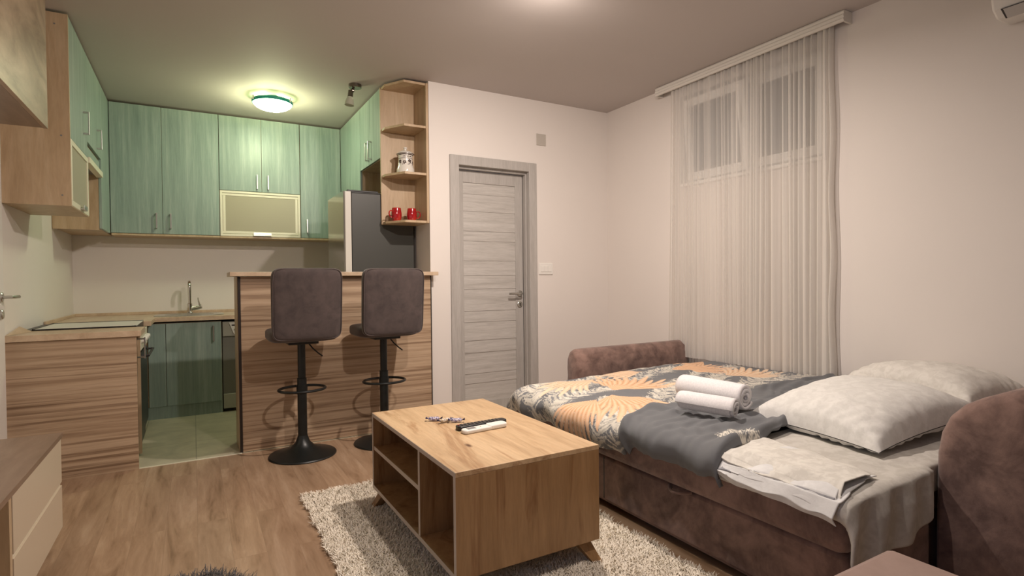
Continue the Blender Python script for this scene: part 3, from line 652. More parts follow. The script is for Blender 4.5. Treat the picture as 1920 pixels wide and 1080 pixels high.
lamp('kitchen_lamp_light', 'POINT', (LX, LYc, 2.50), 17, (.95, 1.0, .60), .09)
t = thing('spotlight', 'unlit chrome ceiling spotlight with a clear bell shade', 'spotlight', (1.14, 4.46, 2.68))
build('canopy', MB().lathe([(.046, 2.652), (.050, 2.656), (.050, 2.6795), (.0, 2.6795)], (1.14, 4.46, 0), 32), M['chromed'], t, smooth=True)
build('arm', MB().tube([(1.13, 4.455, 2.655), (1.118, 4.45, 2.635), (1.105, 4.45, 2.622)], .009, 10).lathe([(.010, -.012), (.014, -.008), (.014, .008), (.010, .012)], (1.118, 4.45, 2.628), 16, (1, 0, 0)), M['chromed'], t, smooth=True)
ax = Vector((-.12, 0, -1)).normalized()
build('socket', MB().lathe([(.018, 0), (.020, .004), (.020, .045), (.022, .052)], (1.104, 4.45, 2.625), 24, tuple(ax)), M['chromed'], t, smooth=True)
build('shade', MB().lathe([(.020, .05), (.026, .065), (.034, .09), (.038, .115), (.036, .118), (.030, .09), (.020, .066)], (1.104, 4.45, 2.625), 28, tuple(ax)), M['unlit'], t, smooth=True)

# ---------------------------------------------------------------- TV furniture at the left
t = thing('tv_cabinet', 'wood-patterned upper wall cabinet cut off at the top left', 'wall cabinet', (-.75, 3.1, 1.88))
build('body', MB().box(XL+.002, -.620, 2.0, 3.472, 1.878, 2.50), M['tvwoodd'], t)
build('front', MB().box(-.618, -.600, 2.0, 3.474, 1.876, 2.50), M['tvwood'], t, bevel=.001)
t = thing('tv_lowboard', 'low TV unit with cream drawers and a brown wood top at the left edge', 'tv unit', (-.7, 2.4, 0))
build('top', MB().box(XL+.003, -.492, 1.2, 3.000, .470, .490), M['tvwoodd'], t, bevel=.001)
build('body', MB().box(XL+.003, -.516, 2.262, 2.992, .095, .470).box(XL+.003, -.500, 2.235, 2.262, .08, .470).box(XL+.003, -.49, 1.2, 2.235, .08, .10).box(XL+.003, XL+.02, 1.2, 2.235, .10, .470).box(XL+.003, -.49, 1.2, 1.22, .10, .47), M['maple'], t)
build('drawer', MB().box(-.516, -.497, 2.264, 2.992, .282, .466), M['cream'], t, bevel=.001)
build('drawer', MB().box(-.516, -.497, 2.264, 2.992, .090, .268), M['cream'], t, bevel=.001)
build('finger_strip', MB().box(-.516, -.503, 2.264, 2.992, .269, .281), M['alu'], t)
for yy in (1.3, 2.7): build('leg', MB().box(-.80, -.76, yy, yy+.04, 0, .085), M['dark'], t)

# ---------------------------------------------------------------- coffee table
X0, X1, Y0, Y1, Z0, Z1 = .757, 1.370, 1.717, 2.724, .098, .470
t = thing('coffee_table', 'oak coffee table with open shelves standing on the cream rug', 'coffee table', (1.1, 2.29, .03))
tt = .018
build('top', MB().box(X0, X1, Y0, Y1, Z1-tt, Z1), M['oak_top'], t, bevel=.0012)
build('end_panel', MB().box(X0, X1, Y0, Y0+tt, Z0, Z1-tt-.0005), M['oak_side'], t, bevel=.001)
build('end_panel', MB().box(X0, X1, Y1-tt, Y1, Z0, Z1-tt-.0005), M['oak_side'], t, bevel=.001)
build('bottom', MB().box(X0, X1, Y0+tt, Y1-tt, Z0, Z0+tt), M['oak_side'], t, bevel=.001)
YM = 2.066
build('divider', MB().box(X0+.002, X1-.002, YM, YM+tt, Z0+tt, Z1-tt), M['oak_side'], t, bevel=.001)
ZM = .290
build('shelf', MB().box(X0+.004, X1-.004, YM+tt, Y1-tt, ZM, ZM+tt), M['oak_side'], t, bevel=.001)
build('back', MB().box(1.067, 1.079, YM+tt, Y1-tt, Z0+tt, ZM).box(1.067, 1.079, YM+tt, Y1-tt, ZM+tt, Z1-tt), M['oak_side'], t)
e = MB().box(X0-.001, X0+.0, Y0, Y1, Z1-tt, Z1-.0008).box(X0-.001, X0, Y0, Y0+tt, Z0, Z1-tt).box(X0-.001, X0, Y1-tt, Y1, Z0, Z1-tt).box(X0-.001, X0, Y0+tt, Y1-tt, Z0, Z0+tt).box(X0+.001, X0+.0022, YM, YM+tt, Z0+tt, Z1-tt).box(X0+.003, X0+.0042, YM+tt, Y1-tt, ZM, ZM+tt)
build('edge_band', e, M['oak_edge'], t)
def foot(cx, cy_, dx, dy):
    a, b = .032, .020; zt, zb = Z0, .006; ox, oy = dx*.052, dy*.052
    v = []
    for z, r, qx, qy in ((zb, b, ox, oy), (zt, a, 0, 0)):
        v += [(cx+qx-r, cy_+qy-r, z), (cx+qx+r, cy_+qy-r, z), (cx+qx+r, cy_+qy+r, z), (cx+qx-r, cy_+qy+r, z)]
    build('leg', MB().add(v, [(3, 2, 1, 0), (4, 5, 6, 7), (0, 1, 5, 4), (1, 2, 6, 5), (2, 3, 7, 6), (3, 0, 4, 7)]), M['oak_side'], t, bevel=.002)
for cx, dx in ((X0+.062, -1), (X1-.062, 1)):
    for cy_, dy in ((Y0+.062, -1), (Y1-.062, 1)): foot(cx, cy_, dx, dy)

# remotes
zt = Z1+.0005
def rot_box_thing(name, label, cat, c, ang): 
    o = thing(name, label, cat, (c[0], c[1], zt)); return o
t = rot_box_thing('remote_control', 'long black remote with rows of buttons on the coffee table', 'remote control', (1.101, 2.204), 0)
ca = math.radians(2)
body = [(-.120, 0), (.120, 0)]
def cap_outline(L, W, n=8, r=.018):
    P = []
    for cx, cy_, a0 in ((L/2-r, W/2-r, 0), (-L/2+r, W/2-r, 90), (-L/2+r, -W/2+r, 180), (L/2-r, -W/2+r, 270)):
        for k in range(n+1): a = math.radians(a0+90*k/n); P.append((cx+r*math.cos(a), cy_+r*math.sin(a)))
    return P
def put(mb, c, a):
    mb.v = [(c[0]+x*math.cos(a)-y*math.sin(a), c[1]+x*math.sin(a)+y*math.cos(a), z) for x, y, z in mb.v]; return mb
c0 = (1.101, 2.204)
build('case', put(MB().prism(cap_outline(.245, .048), zt, zt+.019), c0, ca), M['blackp'], t, bevel=.004, smooth=True)
btn = plain('remote_button', (.10, .085, .075, 1), .5)
for i in range(11):
    for j in range(3):
        build('button', put(MB().box(-.098+i*.0175, -.088+i*.0175, -.015+j*.012, -.007+j*.012, zt+.019, zt+.0208), c0, ca), btn, t)
build('power_button', put(MB().lathe([(.004, zt+.019), (.004, zt+.0212)], (-.110, .008, 0), 12), c0, ca), plain('remote_red', (.4, .05, .04, 1), .4), t)
t = rot_box_thing('remote_control', 'white air conditioner remote with a small grey display', 'remote control', (1.083, 2.148), 0)
c1 = (1.085, 2.148); ca = math.radians(5)
build('case', put(MB().prism(cap_outline(.215, .047), zt, zt+.017), c1, ca), M['whitep'], t, bevel=.005, smooth=True)
build('slide_cover', put(MB().prism(cap_outline(.095, .050), zt+.001, zt+.0205), (c1[0]+.063*math.cos(ca), c1[1]+.063*math.sin(ca)), ca), M['whitep'], t, bevel=.005, smooth=True)
build('display', put(MB().box(-.085, -.045, -.012, .012, zt+.017, zt+.0178), c1, ca), M['greyp'], t)
build('button', put(MB().lathe([(.003, zt+.017), (.003, zt+.0182)], (-.018, 0, 0), 12), c1, ca), plain('button_amber', (.5, .32, .18, 1), .4), t)
# wrapped sweets
def candy(c, ang, label, col):
    t = thing('wrapped_candy', label, 'candy', (c[0], c[1], zt), group='wrapped sweets on the coffee table')
    def cf(u, v):
        th = 2*PI*u; s = (v-.5)*.052; r = .0095*(1-(2*abs(v-.5))**6*.72)+.001*math.sin(th*5+v*9)
        return (s, r*math.cos(th), zt+.0105+r*math.sin(th)*.95)
    build('sweet', put(MB().grid(cf, 20, 16, closed_u=True), c, ang), M[col], t, smooth='all')
    for sg in (-1, 1):
        def tf(u, v): 
            q = (v-.5); w_ = .003+.010*u; return (sg*(.024+.014*u), q*2*w_, zt+.0105+.004*math.sin(v*17)*u+.004*u)
        build('wrapper_twist', put(MB().grid(tf, 6, 14), c, ang), M['wraptip'], t, thick=.0006)
M['wraptip'] = plain('wrapper_navy', (.02, .015, .06, 1), .3, .3)
def wrap(name, ca_, cb_):
    n = NT(name); a = n.noise(n.coord(), 130, 2, .5); n.col(n.ramp(a, [(.44, ca_), (.5, cb_)])).set(Roughness=.3); return n.m
M['wrapa'] = wrap('wrapper_lilac', (.10, .08, .24, 1), (.62, .58, .66, 1)); M['wrapb'] = wrap('wrapper_gold', (.45, .34, .2, 1), (.65, .58, .5, 1))
candy((.956, 2.404), math.radians(-28), 'white and purple wrapped sweet, leftmost of three', 'wrapa')
candy((.990, 2.353), math.radians(12), 'gold and white wrapped sweet, middle of three', 'wrapb')
candy((1.034, 2.326), math.radians(-25), 'lilac wrapped sweet nearest the remotes', 'wrapa')

# ---------------------------------------------------------------- rugs
def shag_rug(name, inside, x0, x1, y0, y1, step, hgt, m, label, cat, wid=.0035, base_poly=None):
    rs = np.random.RandomState(5)
    xs = np.arange(x0, x1, step); ys = np.arange(y0, y1, step); X, Y = np.meshgrid(xs, ys); X = X.ravel(); Y = Y.ravel()
    X = X+rs.uniform(-.6, .6, X.size)*step; Y = Y+rs.uniform(-.6, .6, Y.size)*step
    k = np.array([inside(a, b) for a, b in zip(X, Y)]); X = X[k]; Y = Y[k]; n = X.size
    cl = np.sin(X*57+np.sin(Y*49)*2)*1.2+np.cos(Y*61+np.sin(X*43)*2)*1.2
    az = rs.uniform(0, 2*PI, n)*.8+cl; ln = hgt*rs.uniform(.75, 1.15, n); lean = rs.uniform(.35, 1.1, n)*hgt
    dx, dy = np.cos(az), np.sin(az); px, py = -dy, dx; wv = wid*rs.uniform(.7, 1.3, n)
    V = np.zeros((n, 6, 3))
    for j, (t_, w_) in enumerate(((0, 1.0), (.55, 1.0), (1.0, .35))):
        z = ln*(t_*.98-.18*t_*t_)+.004; off = lean*t_**1.6
        for s, sg in ((0, -1), (1, 1)):
            V[:, j*2+s, 0] = X+dx*off+px*wv*w_*sg*.5; V[:, j*2+s, 1] = Y+dy*off+py*wv*w_*sg*.5; V[:, j*2+s, 2] = z
    verts = V.reshape(-1, 3); b = np.arange(n)*6
    faces = np.concatenate([np.stack([b, b+1, b+3, b+2], 1), np.stack([b+2, b+3, b+5, b+4], 1)])
    me = bpy.data.meshes.new(name); nb = len(verts)
    bp = base_poly; basev = np.array([(p[0], p[1], .001) for p in bp]+[(p[0], p[1], .008) for p in bp]); nn = len(bp)
    me.vertices.add(nb+2*nn); me.vertices.foreach_set('co', np.concatenate([verts, basev]).ravel())
    fl = [faces.ravel()]; starts = list(range(0, len(faces)*4, 4)); tot = [4]*len(faces); cur = len(faces)*4
    ex = [list(range(nb+nn-1, nb-1, -1)), list(range(nb+nn, nb+2*nn))]+[[nb+i, nb+(i+1) % nn, nb+nn+(i+1) % nn, nb+nn+i] for i in range(nn)]
    for q in ex: starts.append(cur); tot.append(len(q)); fl.append(np.array(q)); cur += len(q)
    li = np.concatenate(fl); me.loops.add(len(li)); me.loops.foreach_set('vertex_index', li.astype(np.int32))
    me.polygons.add(len(starts)); me.polygons.foreach_set('loop_start', starts); me.polygons.foreach_set('loop_total', tot)
    me.update(calc_edges=True); me.validate(); me.materials.append(m)
    o = bpy.data.objects.new(name, me); COL.objects.link(o); tag(o, label, cat); return o
RX0, RX1, RY0, RY1 = .465, 1.655, 1.15, 3.045
def rin(x, y): return RX0+.006*math.sin(y*23)+.003*math.sin(y*61) < x < RX1+.01*math.sin(y*19) and RY0 < y < RY1+.008*math.sin(x*31)
shag_rug('shaggy_rug', rin, RX0-.02, RX1+.02, RY0, RY1+.02, .0052, .021, M['rug'], 'cream shaggy rug under the coffee table', 'rug', .0040,
         [(RX0+.015, RY0), (RX1-.015, RY0), (RX1-.015, RY1-.012), (RX0+.015, RY1-.012)])
MXc, MYc, MR = -.045, 2.17, .215
shag_rug('fluffy_mat', lambda x, y: (x-MXc)**2+(y-MYc)**2 < (MR*(1+.05*math.sin(7*math.atan2(y-MYc, x-MXc))))**2, MXc-.25, MXc+.25, MYc-.25, MYc+.25, .0055, .045, M['furgrey'],
         'dark grey fluffy mat just entering the bottom of the view', 'mat', .004, [(MXc+MR*.93*math.cos(a), MYc+MR*.93*math.sin(a)) for a in np.linspace(0, 2*PI, 30, endpoint=False)])

# ---------------------------------------------------------------- sofa bed
t = thing('sofa_bed', 'brown suede sofa pulled out into a bed against the curtained wall', 'sofa bed', (2.5, 2.0, 0))
def softbox(x0, x1, y0, y1, z0, z1, r=.03, nx=2, seg=4):
    return MB().box(x0, x1, y0, y1, z0, z1)
build('base', MB().box(1.725, 2.236, .955, 2.93, .030, .262).box(2.236, 3.37, .975, 2.93, .030, .262), M['suede'], t, bevel=.02, smooth=True)
build('mattress', MB().box(1.672, 2.236, .938, 2.925, .272, .430), M['suede'], t, bevel=.035, smooth=True)
build('mattress', MB().box(2.240, 3.375, .962, 3.05, .272, .430), M['suede'], t, bevel=.035, smooth=True)
build('seam', MB().box(1.7245, 1.7265, 2.12, 2.128, .05, .25), M['dark'], t)
build('pull_tag', MB().tube([(1.724, 1.69, .252), (1.700, 1.665, .247), (1.688, 1.64, .245), (1.700, 1.60, .250), (1.724, 1.57, .258)], .007, 8), M['suede'], t, smooth=True)
for yy in (1.05, 2.80): build('foot', MB().box(1.78, 1.84, yy, yy+.06, 0, .03).box(3.25, 3.31, yy, yy+.06, 0, .03), M['dark'], t)
def arm(x0, x1, prof, name='armrest'):
    # prof: (y,z) outline; soft rounded along x ends
    n = len(prof); cy_ = sum(p[0] for p in prof)/n; cz = sum(p[1] for p in prof)/n
    def f(u, v):
        i = int(round(u*n)) % n; y, z = prof[i]
        e = .035; L_ = x1-x0
        tb = [0, .004, .015, .035, .08, .5, .92, .965, .985, .996, 1]; k = int(round(v*10)); s = tb[k]; x = x0+s*L_
        d_ = min(s, 1-s)*L_; sh = (1-math.sqrt(max(0, 1-((e-d_)/e)**2)))*e if d_ < e else 0
        # pull towards centre by sh
        vy, vz = cy_-y, cz-z; l = math.hypot(vy, vz) or 1
        return (x, y+vy/l*sh, max(z+vz/l*sh, .02))
    mb = MB().grid(f, n, 11, closed_u=True); N_ = n
    mb.f.append(tuple(range(N_-1, -1, -1))); mb.f.append(tuple(range(10*N_, 11*N_)))
    return mb
far = [(3.235, .03), (3.25, .30), (3.25, .50), (3.24, .57), (3.215, .612), (3.18, .628), (3.15, .622), (3.12, .592), (3.105, .54), (3.10, .45), (3.10, .03)]
near = [(.948, .03), (.948, .30), (.946, .50), (.935, .575), (.91, .635), (.87, .68), (.82, .712), (.76, .742), (.70, .762), (.62, .765), (.55, .75), (.51, .70), (.50, .60), (.50, .03)]
def dens(p, k=3):
    out = []
    for i in range(len(p)):
        a, b = p[i], p[(i+1) % len(p)]
        for j in range(k): out.append((a[0]+(b[0]-a[0])*j/k, a[1]+(b[1]-a[1])*j/k))
    return out
build('armrest', arm(2.300, 3.385, dens(far)), M['suede'], t, smooth=True, angle=50)
build('armrest', arm(2.238, 3.39, dens(near)), M['suede'], t, smooth=True, angle=50)

t = thing('ottoman', 'flat-topped lighter brown seat corner at the bottom right edge', 'ottoman', (1.3, .5, 0))
build('cushion', MB().box(1.0, 1.592, .20, .778, .20, .402), M['suedel'], t, bevel=.018, smooth=True)
build('base', MB().box(1.01, 1.582, .21, .768, .03, .198), M['suede'], t, bevel=.01, smooth=True)
build('foot', MB().box(1.05, 1.10, .25, .30, 0, .03).box(1.50, 1.55, .25, .30, 0, .03).box(1.05, 1.10, .68, .73, 0, .03).box(1.50, 1.55, .68, .73, 0, .03), M['dark'], t)

# ---------------------------------------------------------------- bedding
def nz(x, y, z=0): return mn.noise(Vector((x, y, z)))
class Prof:
    def __init__(s, pts):
        s.p = np.array(pts, float); s.d = np.concatenate([[0], np.cumsum(np.hypot(*np.diff(s.p, axis=0).T))]); s.L = s.d[-1]
    def at(s, u): q = u*s.L; return float(np.interp(q, s.d, s.p[:, 0])), float(np.interp(q, s.d, s.p[:, 1]))
def smoothpts(pts, it=3):
    p = [np.array(q, float) for q in pts]
    for _ in range(it):
        o = [p[0]]
        for a, b in zip(p[:-1], p[1:]): o += [a*.75+b*.25, a*.25+b*.75]
        p = o+[p[-1]]
    return [tuple(q) for q in p]
front = smoothpts([(1.650, .325), (1.632, .375), (1.640, .440), (1.700, .478), (1.85, .487), (2.3, .492), (2.9, .500), (3.335, .505)])
PF = Prof(front)
# pattern ---------------------------------------------------------
GREY = np.array([.150, .155, .165]); GREYD = np.array([.115, .118, .125])
O1 = np.array([.80, .50, .30]); O2 = np.array([.66, .37, .20]); O3 = np.array([.80, .54, .36]); WH = np.array([.70, .66, .58]); CR = np.array([.78, .61, .45])
# printed palm fans: hub x, hub y, heading, half spread, radius, blades, tone
FANS = [(1.95, 2.33, 246, 52, .44, 13, 0), (2.04, 2.43, 28, 50, .50, 13, 0), (1.83, 2.31, 192, 42, .38, 11, 0), (2.20, 2.80, 200, 28, .52, 9, 1),
        (2.80, 2.72, -18, 46, .44, 12, 0), (2.92, 2.36, 4, 48, .42, 12, 1), (2.62, 2.80, 168, 34, .36, 9, 1), (2.36, 2.36, 10, 13, .16, 1, 1), (3.25, 2.85, 190, 40, .28, 9, 0)]
# printed pampas plumes: x, y, heading, length, width
PL = [(1.44, 2.62, 78, .36, .10), (1.50, 2.78, 15, .5, .09), (1.40, 2.28, 85, .34, .07), (1.55, 2.90, 0, .6, .06), (1.55, 2.20, 60, .50, .10), (1.95, 2.52, -20, .5, .10), (2.25, 2.12, 50, .45, .12), (1.45, 2.45, 10, .4, .10), (2.6, 2.25, 30, .5, .11), (1.75, 2.60, 10, .5, .10), (2.5, 2.75, 0, .5, .1), (1.62, 2.03, 14, .6, .09), (1.50, 1.93, 4, .62, .13), (1.48, 2.06, -6, .42, .09), (1.70, 2.02, 0, .5, .07), (2.00, 1.98, 22, .60, .13), (2.14, 2.22, 22, .50, .12), (2.50, 2.08, 8, .80, .15), (1.56, 2.60, 35, .42, .12), (2.28, 2.62, 18, .55, .09), (3.0, 2.10, 0, .5, .12), (1.80, 2.46, 10, .36, .08), (2.6, 2.44, 18, .45, .08), (3.0, 2.55, 10, .4, .07), (1.50, 2.36, 80, .28, .10), (1.90, 2.78, 5, .5, .07), (2.55, 2.90, 0, .7, .06), (1.48, 2.20, 10, .22, .06), (1.66, 2.18, 35, .28, .05)]
CW, CX0, CY0 = .003, 1.38, 1.15
CAN = np.zeros((700, 720, 2))          # [y, x, (coverage, tone)]
def stroke(x, y, a, ln, w_, curl, tone):
    n = int(ln/.0022)+2
    for k in range(n):
        t_ = k/n; x += math.cos(a)*.0022; y += math.sin(a)*.0022; a += curl*.0022
        r = w_*(.45+.75*math.sin(PI*min(1, t_+.15))); ix, iy = int((x-CX0)/CW), int((y-CY0)/CW); q = int(r/CW+.5)
        if 2 < ix < 716 and 2 < iy < 696: CAN[max(0, iy-q):iy+q+1, max(0, ix-q):ix+q+1, 0] = 1; CAN[max(0, iy-q):iy+q+1, max(0, ix-q):ix+q+1, 1] = tone
rs_ = np.random.RandomState(11)
for px_, py_, an, ln, wd in PL:
    a = math.radians(an); n = int(ln*260); bend = rs_.uniform(-.9, .9); x, y = px_, py_
    iy0, iy1 = 0, 0
    for k in range(n):
        t_ = k/n; x += math.cos(a)*ln/n; y += math.sin(a)*ln/n; a += bend*ln/n
        for sg in (-1, 1):
            if rs_.rand() < .85:
                stroke(x, y, a+sg*rs_.uniform(.35, 1.25), wd*1.15*rs_.uniform(.55, 1.15)*math.sin(PI*(.12+.8*t_))**.6, .0017, -sg*rs_.uniform(2, 9), rs_.uniform(.62, 1.0) if rs_.rand() > .28 else .30)
# small printed feather near the corner of the folded band
for k in range(10):
    a = .18+k*.175; ln = (.12, .13, .15, .16, .15, .15, .14, .13, .12, .10)[k]; stroke(1.790, 1.372, a, ln, .0011, (k-5)*.9, 2)
    for m_ in range(7):
        d_ = ln*(.45+.07*m_)
        for sg in (-1, 1): stroke(1.790+math.cos(a)*d_, 1.372+math.sin(a)*d_, a+.55*sg, .018, .0008, 0, 2)
def can(X, Y):
    ix, iy = int((X-CX0)/CW), int((Y-CY0)/CW)
    return CAN[iy, ix] if 0 <= ix < 720 and 0 <= iy < 700 else (0, 0)
def duvet_color(x, y, s):
    c = GREY.copy() if nz(x*3, y*3, 5) > -.1 else GREY*.85+GREYD*.15
    X, Y = s, y; cv, tn = can(X, Y)
    if cv and tn <= 1: c = WH*tn if tn > .4 else GREY*1.3
    for cx, cy_, an, sp, R_, n, tone in FANS:
        dx, dy = X-cx, Y-cy_; r = math.hypot(dx, dy)
        if r > R_*1.1: continue
        d = (math.degrees(math.atan2(dy, dx))-an+180) % 360-180
        d += 5*math.sin(r*9)*(1 if cx > 2 else -1)
        if abs(d) > sp: continue
        q = (d+sp)/(2*sp)*n; fr_ = abs((q % 1)-.5)*2    # 0 at middle of blade, 1 at gap
        Rb = R_*(.72+.28*math.cos(math.radians(d*90/sp)))*(1+.09*math.sin(int(q)*2.7))
        if r < Rb and (r < Rb*.45 or fr_ < 1.0-((r/Rb-.45)/.55)**2.6*.85):
            tt_ = .5+.5*math.cos(fr_*PI); lo_, hi_ = (O2, O3) if not tone else (O1*.92, CR)
            c = lo_*(1-tt_)+hi_*tt_
            if fr_ > .90: c = c*.82
            c = c*(1-.14*abs(nz(X*30, Y*30, 2)))
    return c
def motif_color(x, y, s):
    c = GREY*.92*(1+.05*nz(x*9, y*9, 1))
    cv, tn = can(s, y)
    return WH*.95 if cv and tn == 2 else c
def cloth_sheet(name, prof, fy, nu, nv, m, zf, colf=None, thick=.012, label=None, cat=None, xs0=1.63, parent=None):
    P_ = Prof(prof); vs = []; cols = []
    k0 = float(np.interp(1.72, P_.p[3:, 0], P_.d[3:]))
    for j in range(nv):
        v = j/(nv-1)
        for i in range(nu):
            u = i/(nu-1); x, z = P_.at(u); y0, y1 = fy(u, x); y = y0+(y1-y0)*v
            dx, dy, dz = zf(u, v, x, y); vs.append((x+dx, y+dy, z+dz))
            if colf: cols.append(colf(x, y, x if u*P_.L > k0 else 1.72-(k0-u*P_.L)))
    f = [(j*nu+i, j*nu+i+1, (j+1)*nu+i+1, (j+1)*nu+i) for j in range(nv-1) for i in range(nu-1)]
    mb = MB(); mb.v = vs; mb.f = f
    o = build(name, mb, m, parent, smooth='all', thick=thick, origin=(2.4, 2.0, .45) if not parent else None)
    if colf:
        at = o.data.color_attributes.new('pattern', 'FLOAT_COLOR', 'POINT'); at.data.foreach_set('color', np.concatenate([np.array(cols), np.ones((len(cols), 1))], 1).ravel())
    if label: tag(o, label, cat)
    return o
def puff(x, y, a=.012): return a*nz(x*2.3, y*2.3, 3)+a*.55*nz(x*6, y*6, 8)+a*.28*nz(x*15+nz(x*4, y*4)*2, y*15, 4)
def zf_floral(u, v, x, y):
    edge = max(0, (v-.90)/.10); dz = -.085*edge**2.2
    fr = math.exp(-((u)/.05)**2); cr = .004*math.sin(x*9+y*44+4*nz(x*4, y*4, 9))*(.4+abs(nz(x*2, y*2, 1)))
    return (-.010*fr*math.sin(y*19)+.014*fr*nz(y*5, 2), 0, puff(x, y)+cr+.014*fr*math.sin(y*13+1)+.03*fr*max(0, (y-2.2))+dz)
cloth_sheet('duvet', front, lambda u, x: (1.73+.17*math.exp(-(u/.10)**4), 2.955+.04*math.sin(u*3)-.04*math.exp(-(u/.06)**2)), 420, 280, M['duvet'], zf_floral, duvet_color, .02,
            'grey duvet printed with orange palm fans and white pampas', 'duvet')
def gy(u, x):
    near = float(np.interp(x, [1.63, 1.75, 2.1, 2.6, 3.34], [1.365, 1.375, 1.435, 1.52, 1.70])); far_ = float(np.interp(u, [0, .03, .07, .12, .2, 1], [1.865, 1.90, 1.935, 1.965, 1.99, 1.96])); return near, far_
front2 = [(a-.006 if a < 1.7 else a, b+.014) for a, b in smoothpts([(1.656, .352), (1.636, .385), (1.640, .440), (1.700, .478), (1.85, .487), (2.3, .492), (2.9, .500), (3.335, .505)])]
def zf_grey(u, v, x, y):
    roll = (.016*math.exp(-((v-.05)/.05)**2)+.012*math.exp(-((v-.93)/.05)**2))-.022*math.exp(-(v/.018)**2)-.026*math.exp(-((1-v)/.018)**2)
    fr = math.exp(-(u/.05)**2)
    w_ = .006*math.sin(x*5+y*30+5*nz(x*3, y*3))+.0045*math.sin(y*66+x*16+6*nz(x*4, y*5, 2))+.003*math.sin(y*110-x*30+6*nz(x*6, y*6, 5))
    tip = math.exp(-((y-1.40)/.09)**2); sag = .03*math.exp(-((y-1.62)/.14)**2)
    return (-.010*fr*math.sin(y*23)-.006*fr*tip, .010*nz(x*4, 7)*(1-v), puff(x, y)+w_*(.45+.55*min(1, u*6))+roll+.006+fr*.006*tip)
cloth_sheet('folded_duvet', front2, gy, 460, 150, M['duvet'], zf_grey, motif_color, .016, 'plain dark grey folded-back band of bedding under the towels', 'blanket')
# base sheet on the mattress, hanging over the near end
def sheet(u, v):
    x, z = PS.at(u)
    # v: from under the grey fold (y 1.50) to the near edge, then down
    yE = float(np.interp(x, [2.15, 2.225], [.925, .9565])); L1 = 1.49-yE; hang = float(np.interp(x, [1.63, 1.75, 2.0, 2.2, 2.24, 3.3], [.20, .215, .20, .14, .10, .06])); tot = L1+hang; q = v*tot
    R_ = .03
    if q < L1: y = 1.49-q; dz = 0
    else:
        h = q-L1; y = yE; dz = -h
        if x < 2.2: y -= (.008+.012*math.sin(x*38+h*9)+.010*nz(x*9, h*5))*min(1, h/.07)*min(1, (2.2-x)*12); y = min(y, .934)
    k = max(0, 1-abs(q-L1)/R_); dz -= .010*k*k
    wr = .0035*math.sin(y*40+x*7+3*nz(x*5, y*5))+.006*nz(x*8, y*8, 3)
    fr = math.exp(-(u/.05)**2)
    if q >= L1:
        h = q-L1
        x += (.008*math.sin(h*34)-.004)*max(0, 1-u/.10)
        return (x, y, max(min(z, .460)+dz, .15))
    return (x-.004*fr*math.sin(y*31), y, z+dz+wr*.6)
sp_ = smoothpts([(1.664, .385), (1.655, .410), (1.664, .440), (1.720, .455), (2.0, .458), (3.33, .462)])
PS = Prof(sp_)
o = build('bed_sheet', MB().grid(sheet, 230, 110), M['sheet'], smooth='all', thick=.004, origin=(2.4, 1.2, .4))
tag(o, 'pale beige patterned sheet draped over the near end of the bed', 'sheet')
# folded white sheet layers at the front edge, a grey one painting the shaded gaps
def layer(k):
    # k 0: lowest and widest layer ... 3: top folded layer
    ya, yb = 1.42, (.945, .968, .964, .953)[k]; lift = .004+.007*k; inn = (0, .007, .012, .030)[k]; drop = (.0, .009, .017, .042)[k]
    def f(u, v):
        y = ya+(yb-ya)*u; wob = .007*math.sin(y*19+k*2.1)+.004*math.sin(y*47+k*1.3); low = -.022*u
        z0 = .404+drop+low+wob*.6
        pts = [(1.638+inn, z0), (1.630+inn+wob*.4, z0+.018), (1.655+inn*.9, max(z0+.03, .447+lift*.5)), (1.72, .464+lift), (1.84, .468+lift), (1.955+.02*math.sin(y*9+k)-.05*u, .466+lift*.6)]
        q = v*(len(pts)-1); i = min(int(q), len(pts)-2); s = q-i; s = s*s*(3-2*s)
        yy = y+(.006*math.sin(v*9+k)+.05*max(0, v-.45))*(u**5)
        return (pts[i][0]+(pts[i+1][0]-pts[i][0])*s, yy, pts[i][1]+(pts[i+1][1]-pts[i][1])*s+.004*nz(pts[i][0]*20, y*9, k)+.003*math.sin(y*33+v*9+k))
    return MB().grid(f, 110, 40)
t = thing('folded_sheet', 'folded white and beige sheet lying along the front edge of the bed', 'sheet', (1.75, 1.2, .45))
for k, mm in enumerate(('sheetw', 'sheetgap', 'sheetw', 'sheettop')): build('sheet_layer', layer(k), M[mm], t, smooth='all', thick=.003)

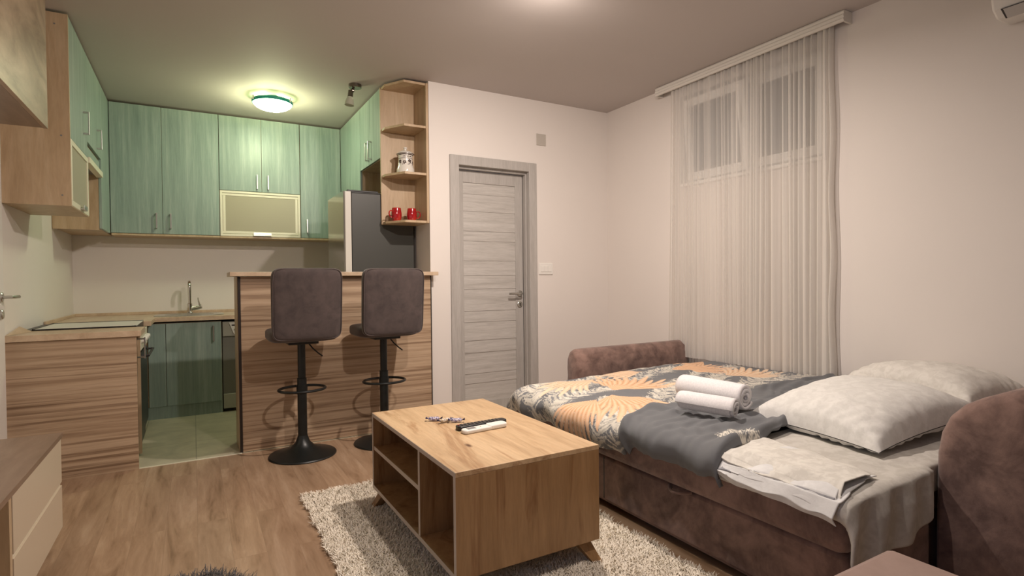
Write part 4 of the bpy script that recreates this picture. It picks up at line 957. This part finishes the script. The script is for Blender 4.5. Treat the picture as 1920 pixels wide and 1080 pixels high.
# pillows
def pillow(name, c, L, W, Hh, rz, tilt, m, label, seed, ny=46, nx=56):
    c = Vector(c); rot = Matrix.Rotation(rz, 3, 'Z') @ Matrix.Rotation(tilt[0], 3, 'X') @ Matrix.Rotation(tilt[1], 3, 'Y')
    def S(side):
        def f(u, v):
            a, b = u*2-1, v*2-1
            k = (max(0, 1-abs(a)**2.6)*max(0, 1-abs(b)**2.6))**.42
            # the corners stay pointed while the edges pull in
            x = a*L/2*(1-.07*(1-abs(b)**2)*abs(a)**3+.0); y = b*W/2*(1-.09*(1-abs(a)**2)*abs(b)**3)
            e_ = max(abs(a), abs(b)); wr = .009*nz(x*8+seed, y*8, side)+.006*nz(x*20, y*20+seed, side)+.012*math.sin(x*60*abs(b)+y*60*abs(a)+7*nz(x*5, y*5, seed))*max(0, e_-.45)*1.5*max(0, 1.15-k)
            h = (Hh*(.80 if side > 0 else .20))*k+wr*(k > .02)*.8*min(1, k*3)
            p = rot @ Vector((x, y, side*max(h, .0015))); return tuple(c+p)
        return f
    mb = MB().grid(S(1), nx, ny); 
    m2 = MB().grid(S(-1), nx, ny); m2.f = [q[::-1] for q in m2.f]; mb.add(m2.v, m2.f)
    o = build(name, mb, m, smooth='all', origin=tuple(c)); tag(o, label, 'pillow'); return o
pillow('pillow', (2.49, 1.325, .522), .70, .58, .172, math.radians(-5), (math.radians(1), math.radians(-5)), M['pillow'], 'front white pillow lying flat beside the near armrest', 1)
pillow('pillow', (3.115, 1.30, .548), .60, .56, .19, math.radians(80), (math.radians(7), math.radians(0)), M['pillow2'], 'cream pillow behind the front one, touching the wall', 6)

# rolled towels
def towel(c0, c1, r, label, turns=3.2, flap=0):
    a = Vector(c0); b = Vector(c1); ax = (b-a); L = ax.length; ax.normalize(); sd = ax.cross(Vector((0, 0, 1))).normalized(); up_ = sd.cross(ax)
    t = thing('rolled_towel', label, 'towel', tuple(a-Vector((0, 0, r))), group='rolled towels on the bed')
    def f(u, v):
        s = u*turns; th = -s*2*PI-PI*.42; rr = r*(.16+.84*(s/turns)); fl_ = .0
        rr *= 1+.02*nz(v*6, s*3); off = (.006*math.sin(s*5)*(1 if v > .5 else -1))*(abs(v-.5)*2)**8
        edge = 1-.06*(abs(v-.5)*2)**10*(s/turns)
        p = a+ax*(v*L+off)+(sd*math.cos(th)+up_*math.sin(th))*rr*edge; return tuple(p)
    o = build('terry_roll', MB().grid(f, 190, 26), M['towel'], t, smooth='all', thick=r*.20)
    def g(u, v):
        th = 2*PI*u; return tuple(a+ax*(.012+v*(L-.024))+(sd*math.cos(th)+up_*math.sin(th))*r*.80)
    mb = MB().grid(g, 40, 8, closed_u=True); build('inner_core', mb, M['towel'], t, smooth='all')
    if flap:
        def h(u, v): 
            q = .045*v; return tuple(b-ax*(.06-.065*u)+sd*(-r*.55+(.01-.02*u)*v)+up_*(-r*.80-q*.4*u)+Vector((0, 0, -.01*v)))
    return t
towel((2.125, 1.985, .584), (2.140, 1.635, .586), .066, 'larger rolled white towel resting behind the smaller one')
towel((1.925, 1.815, .564), (1.985, 1.565, .564), .048, 'smaller rolled white towel in front of the larger one', 2.8)
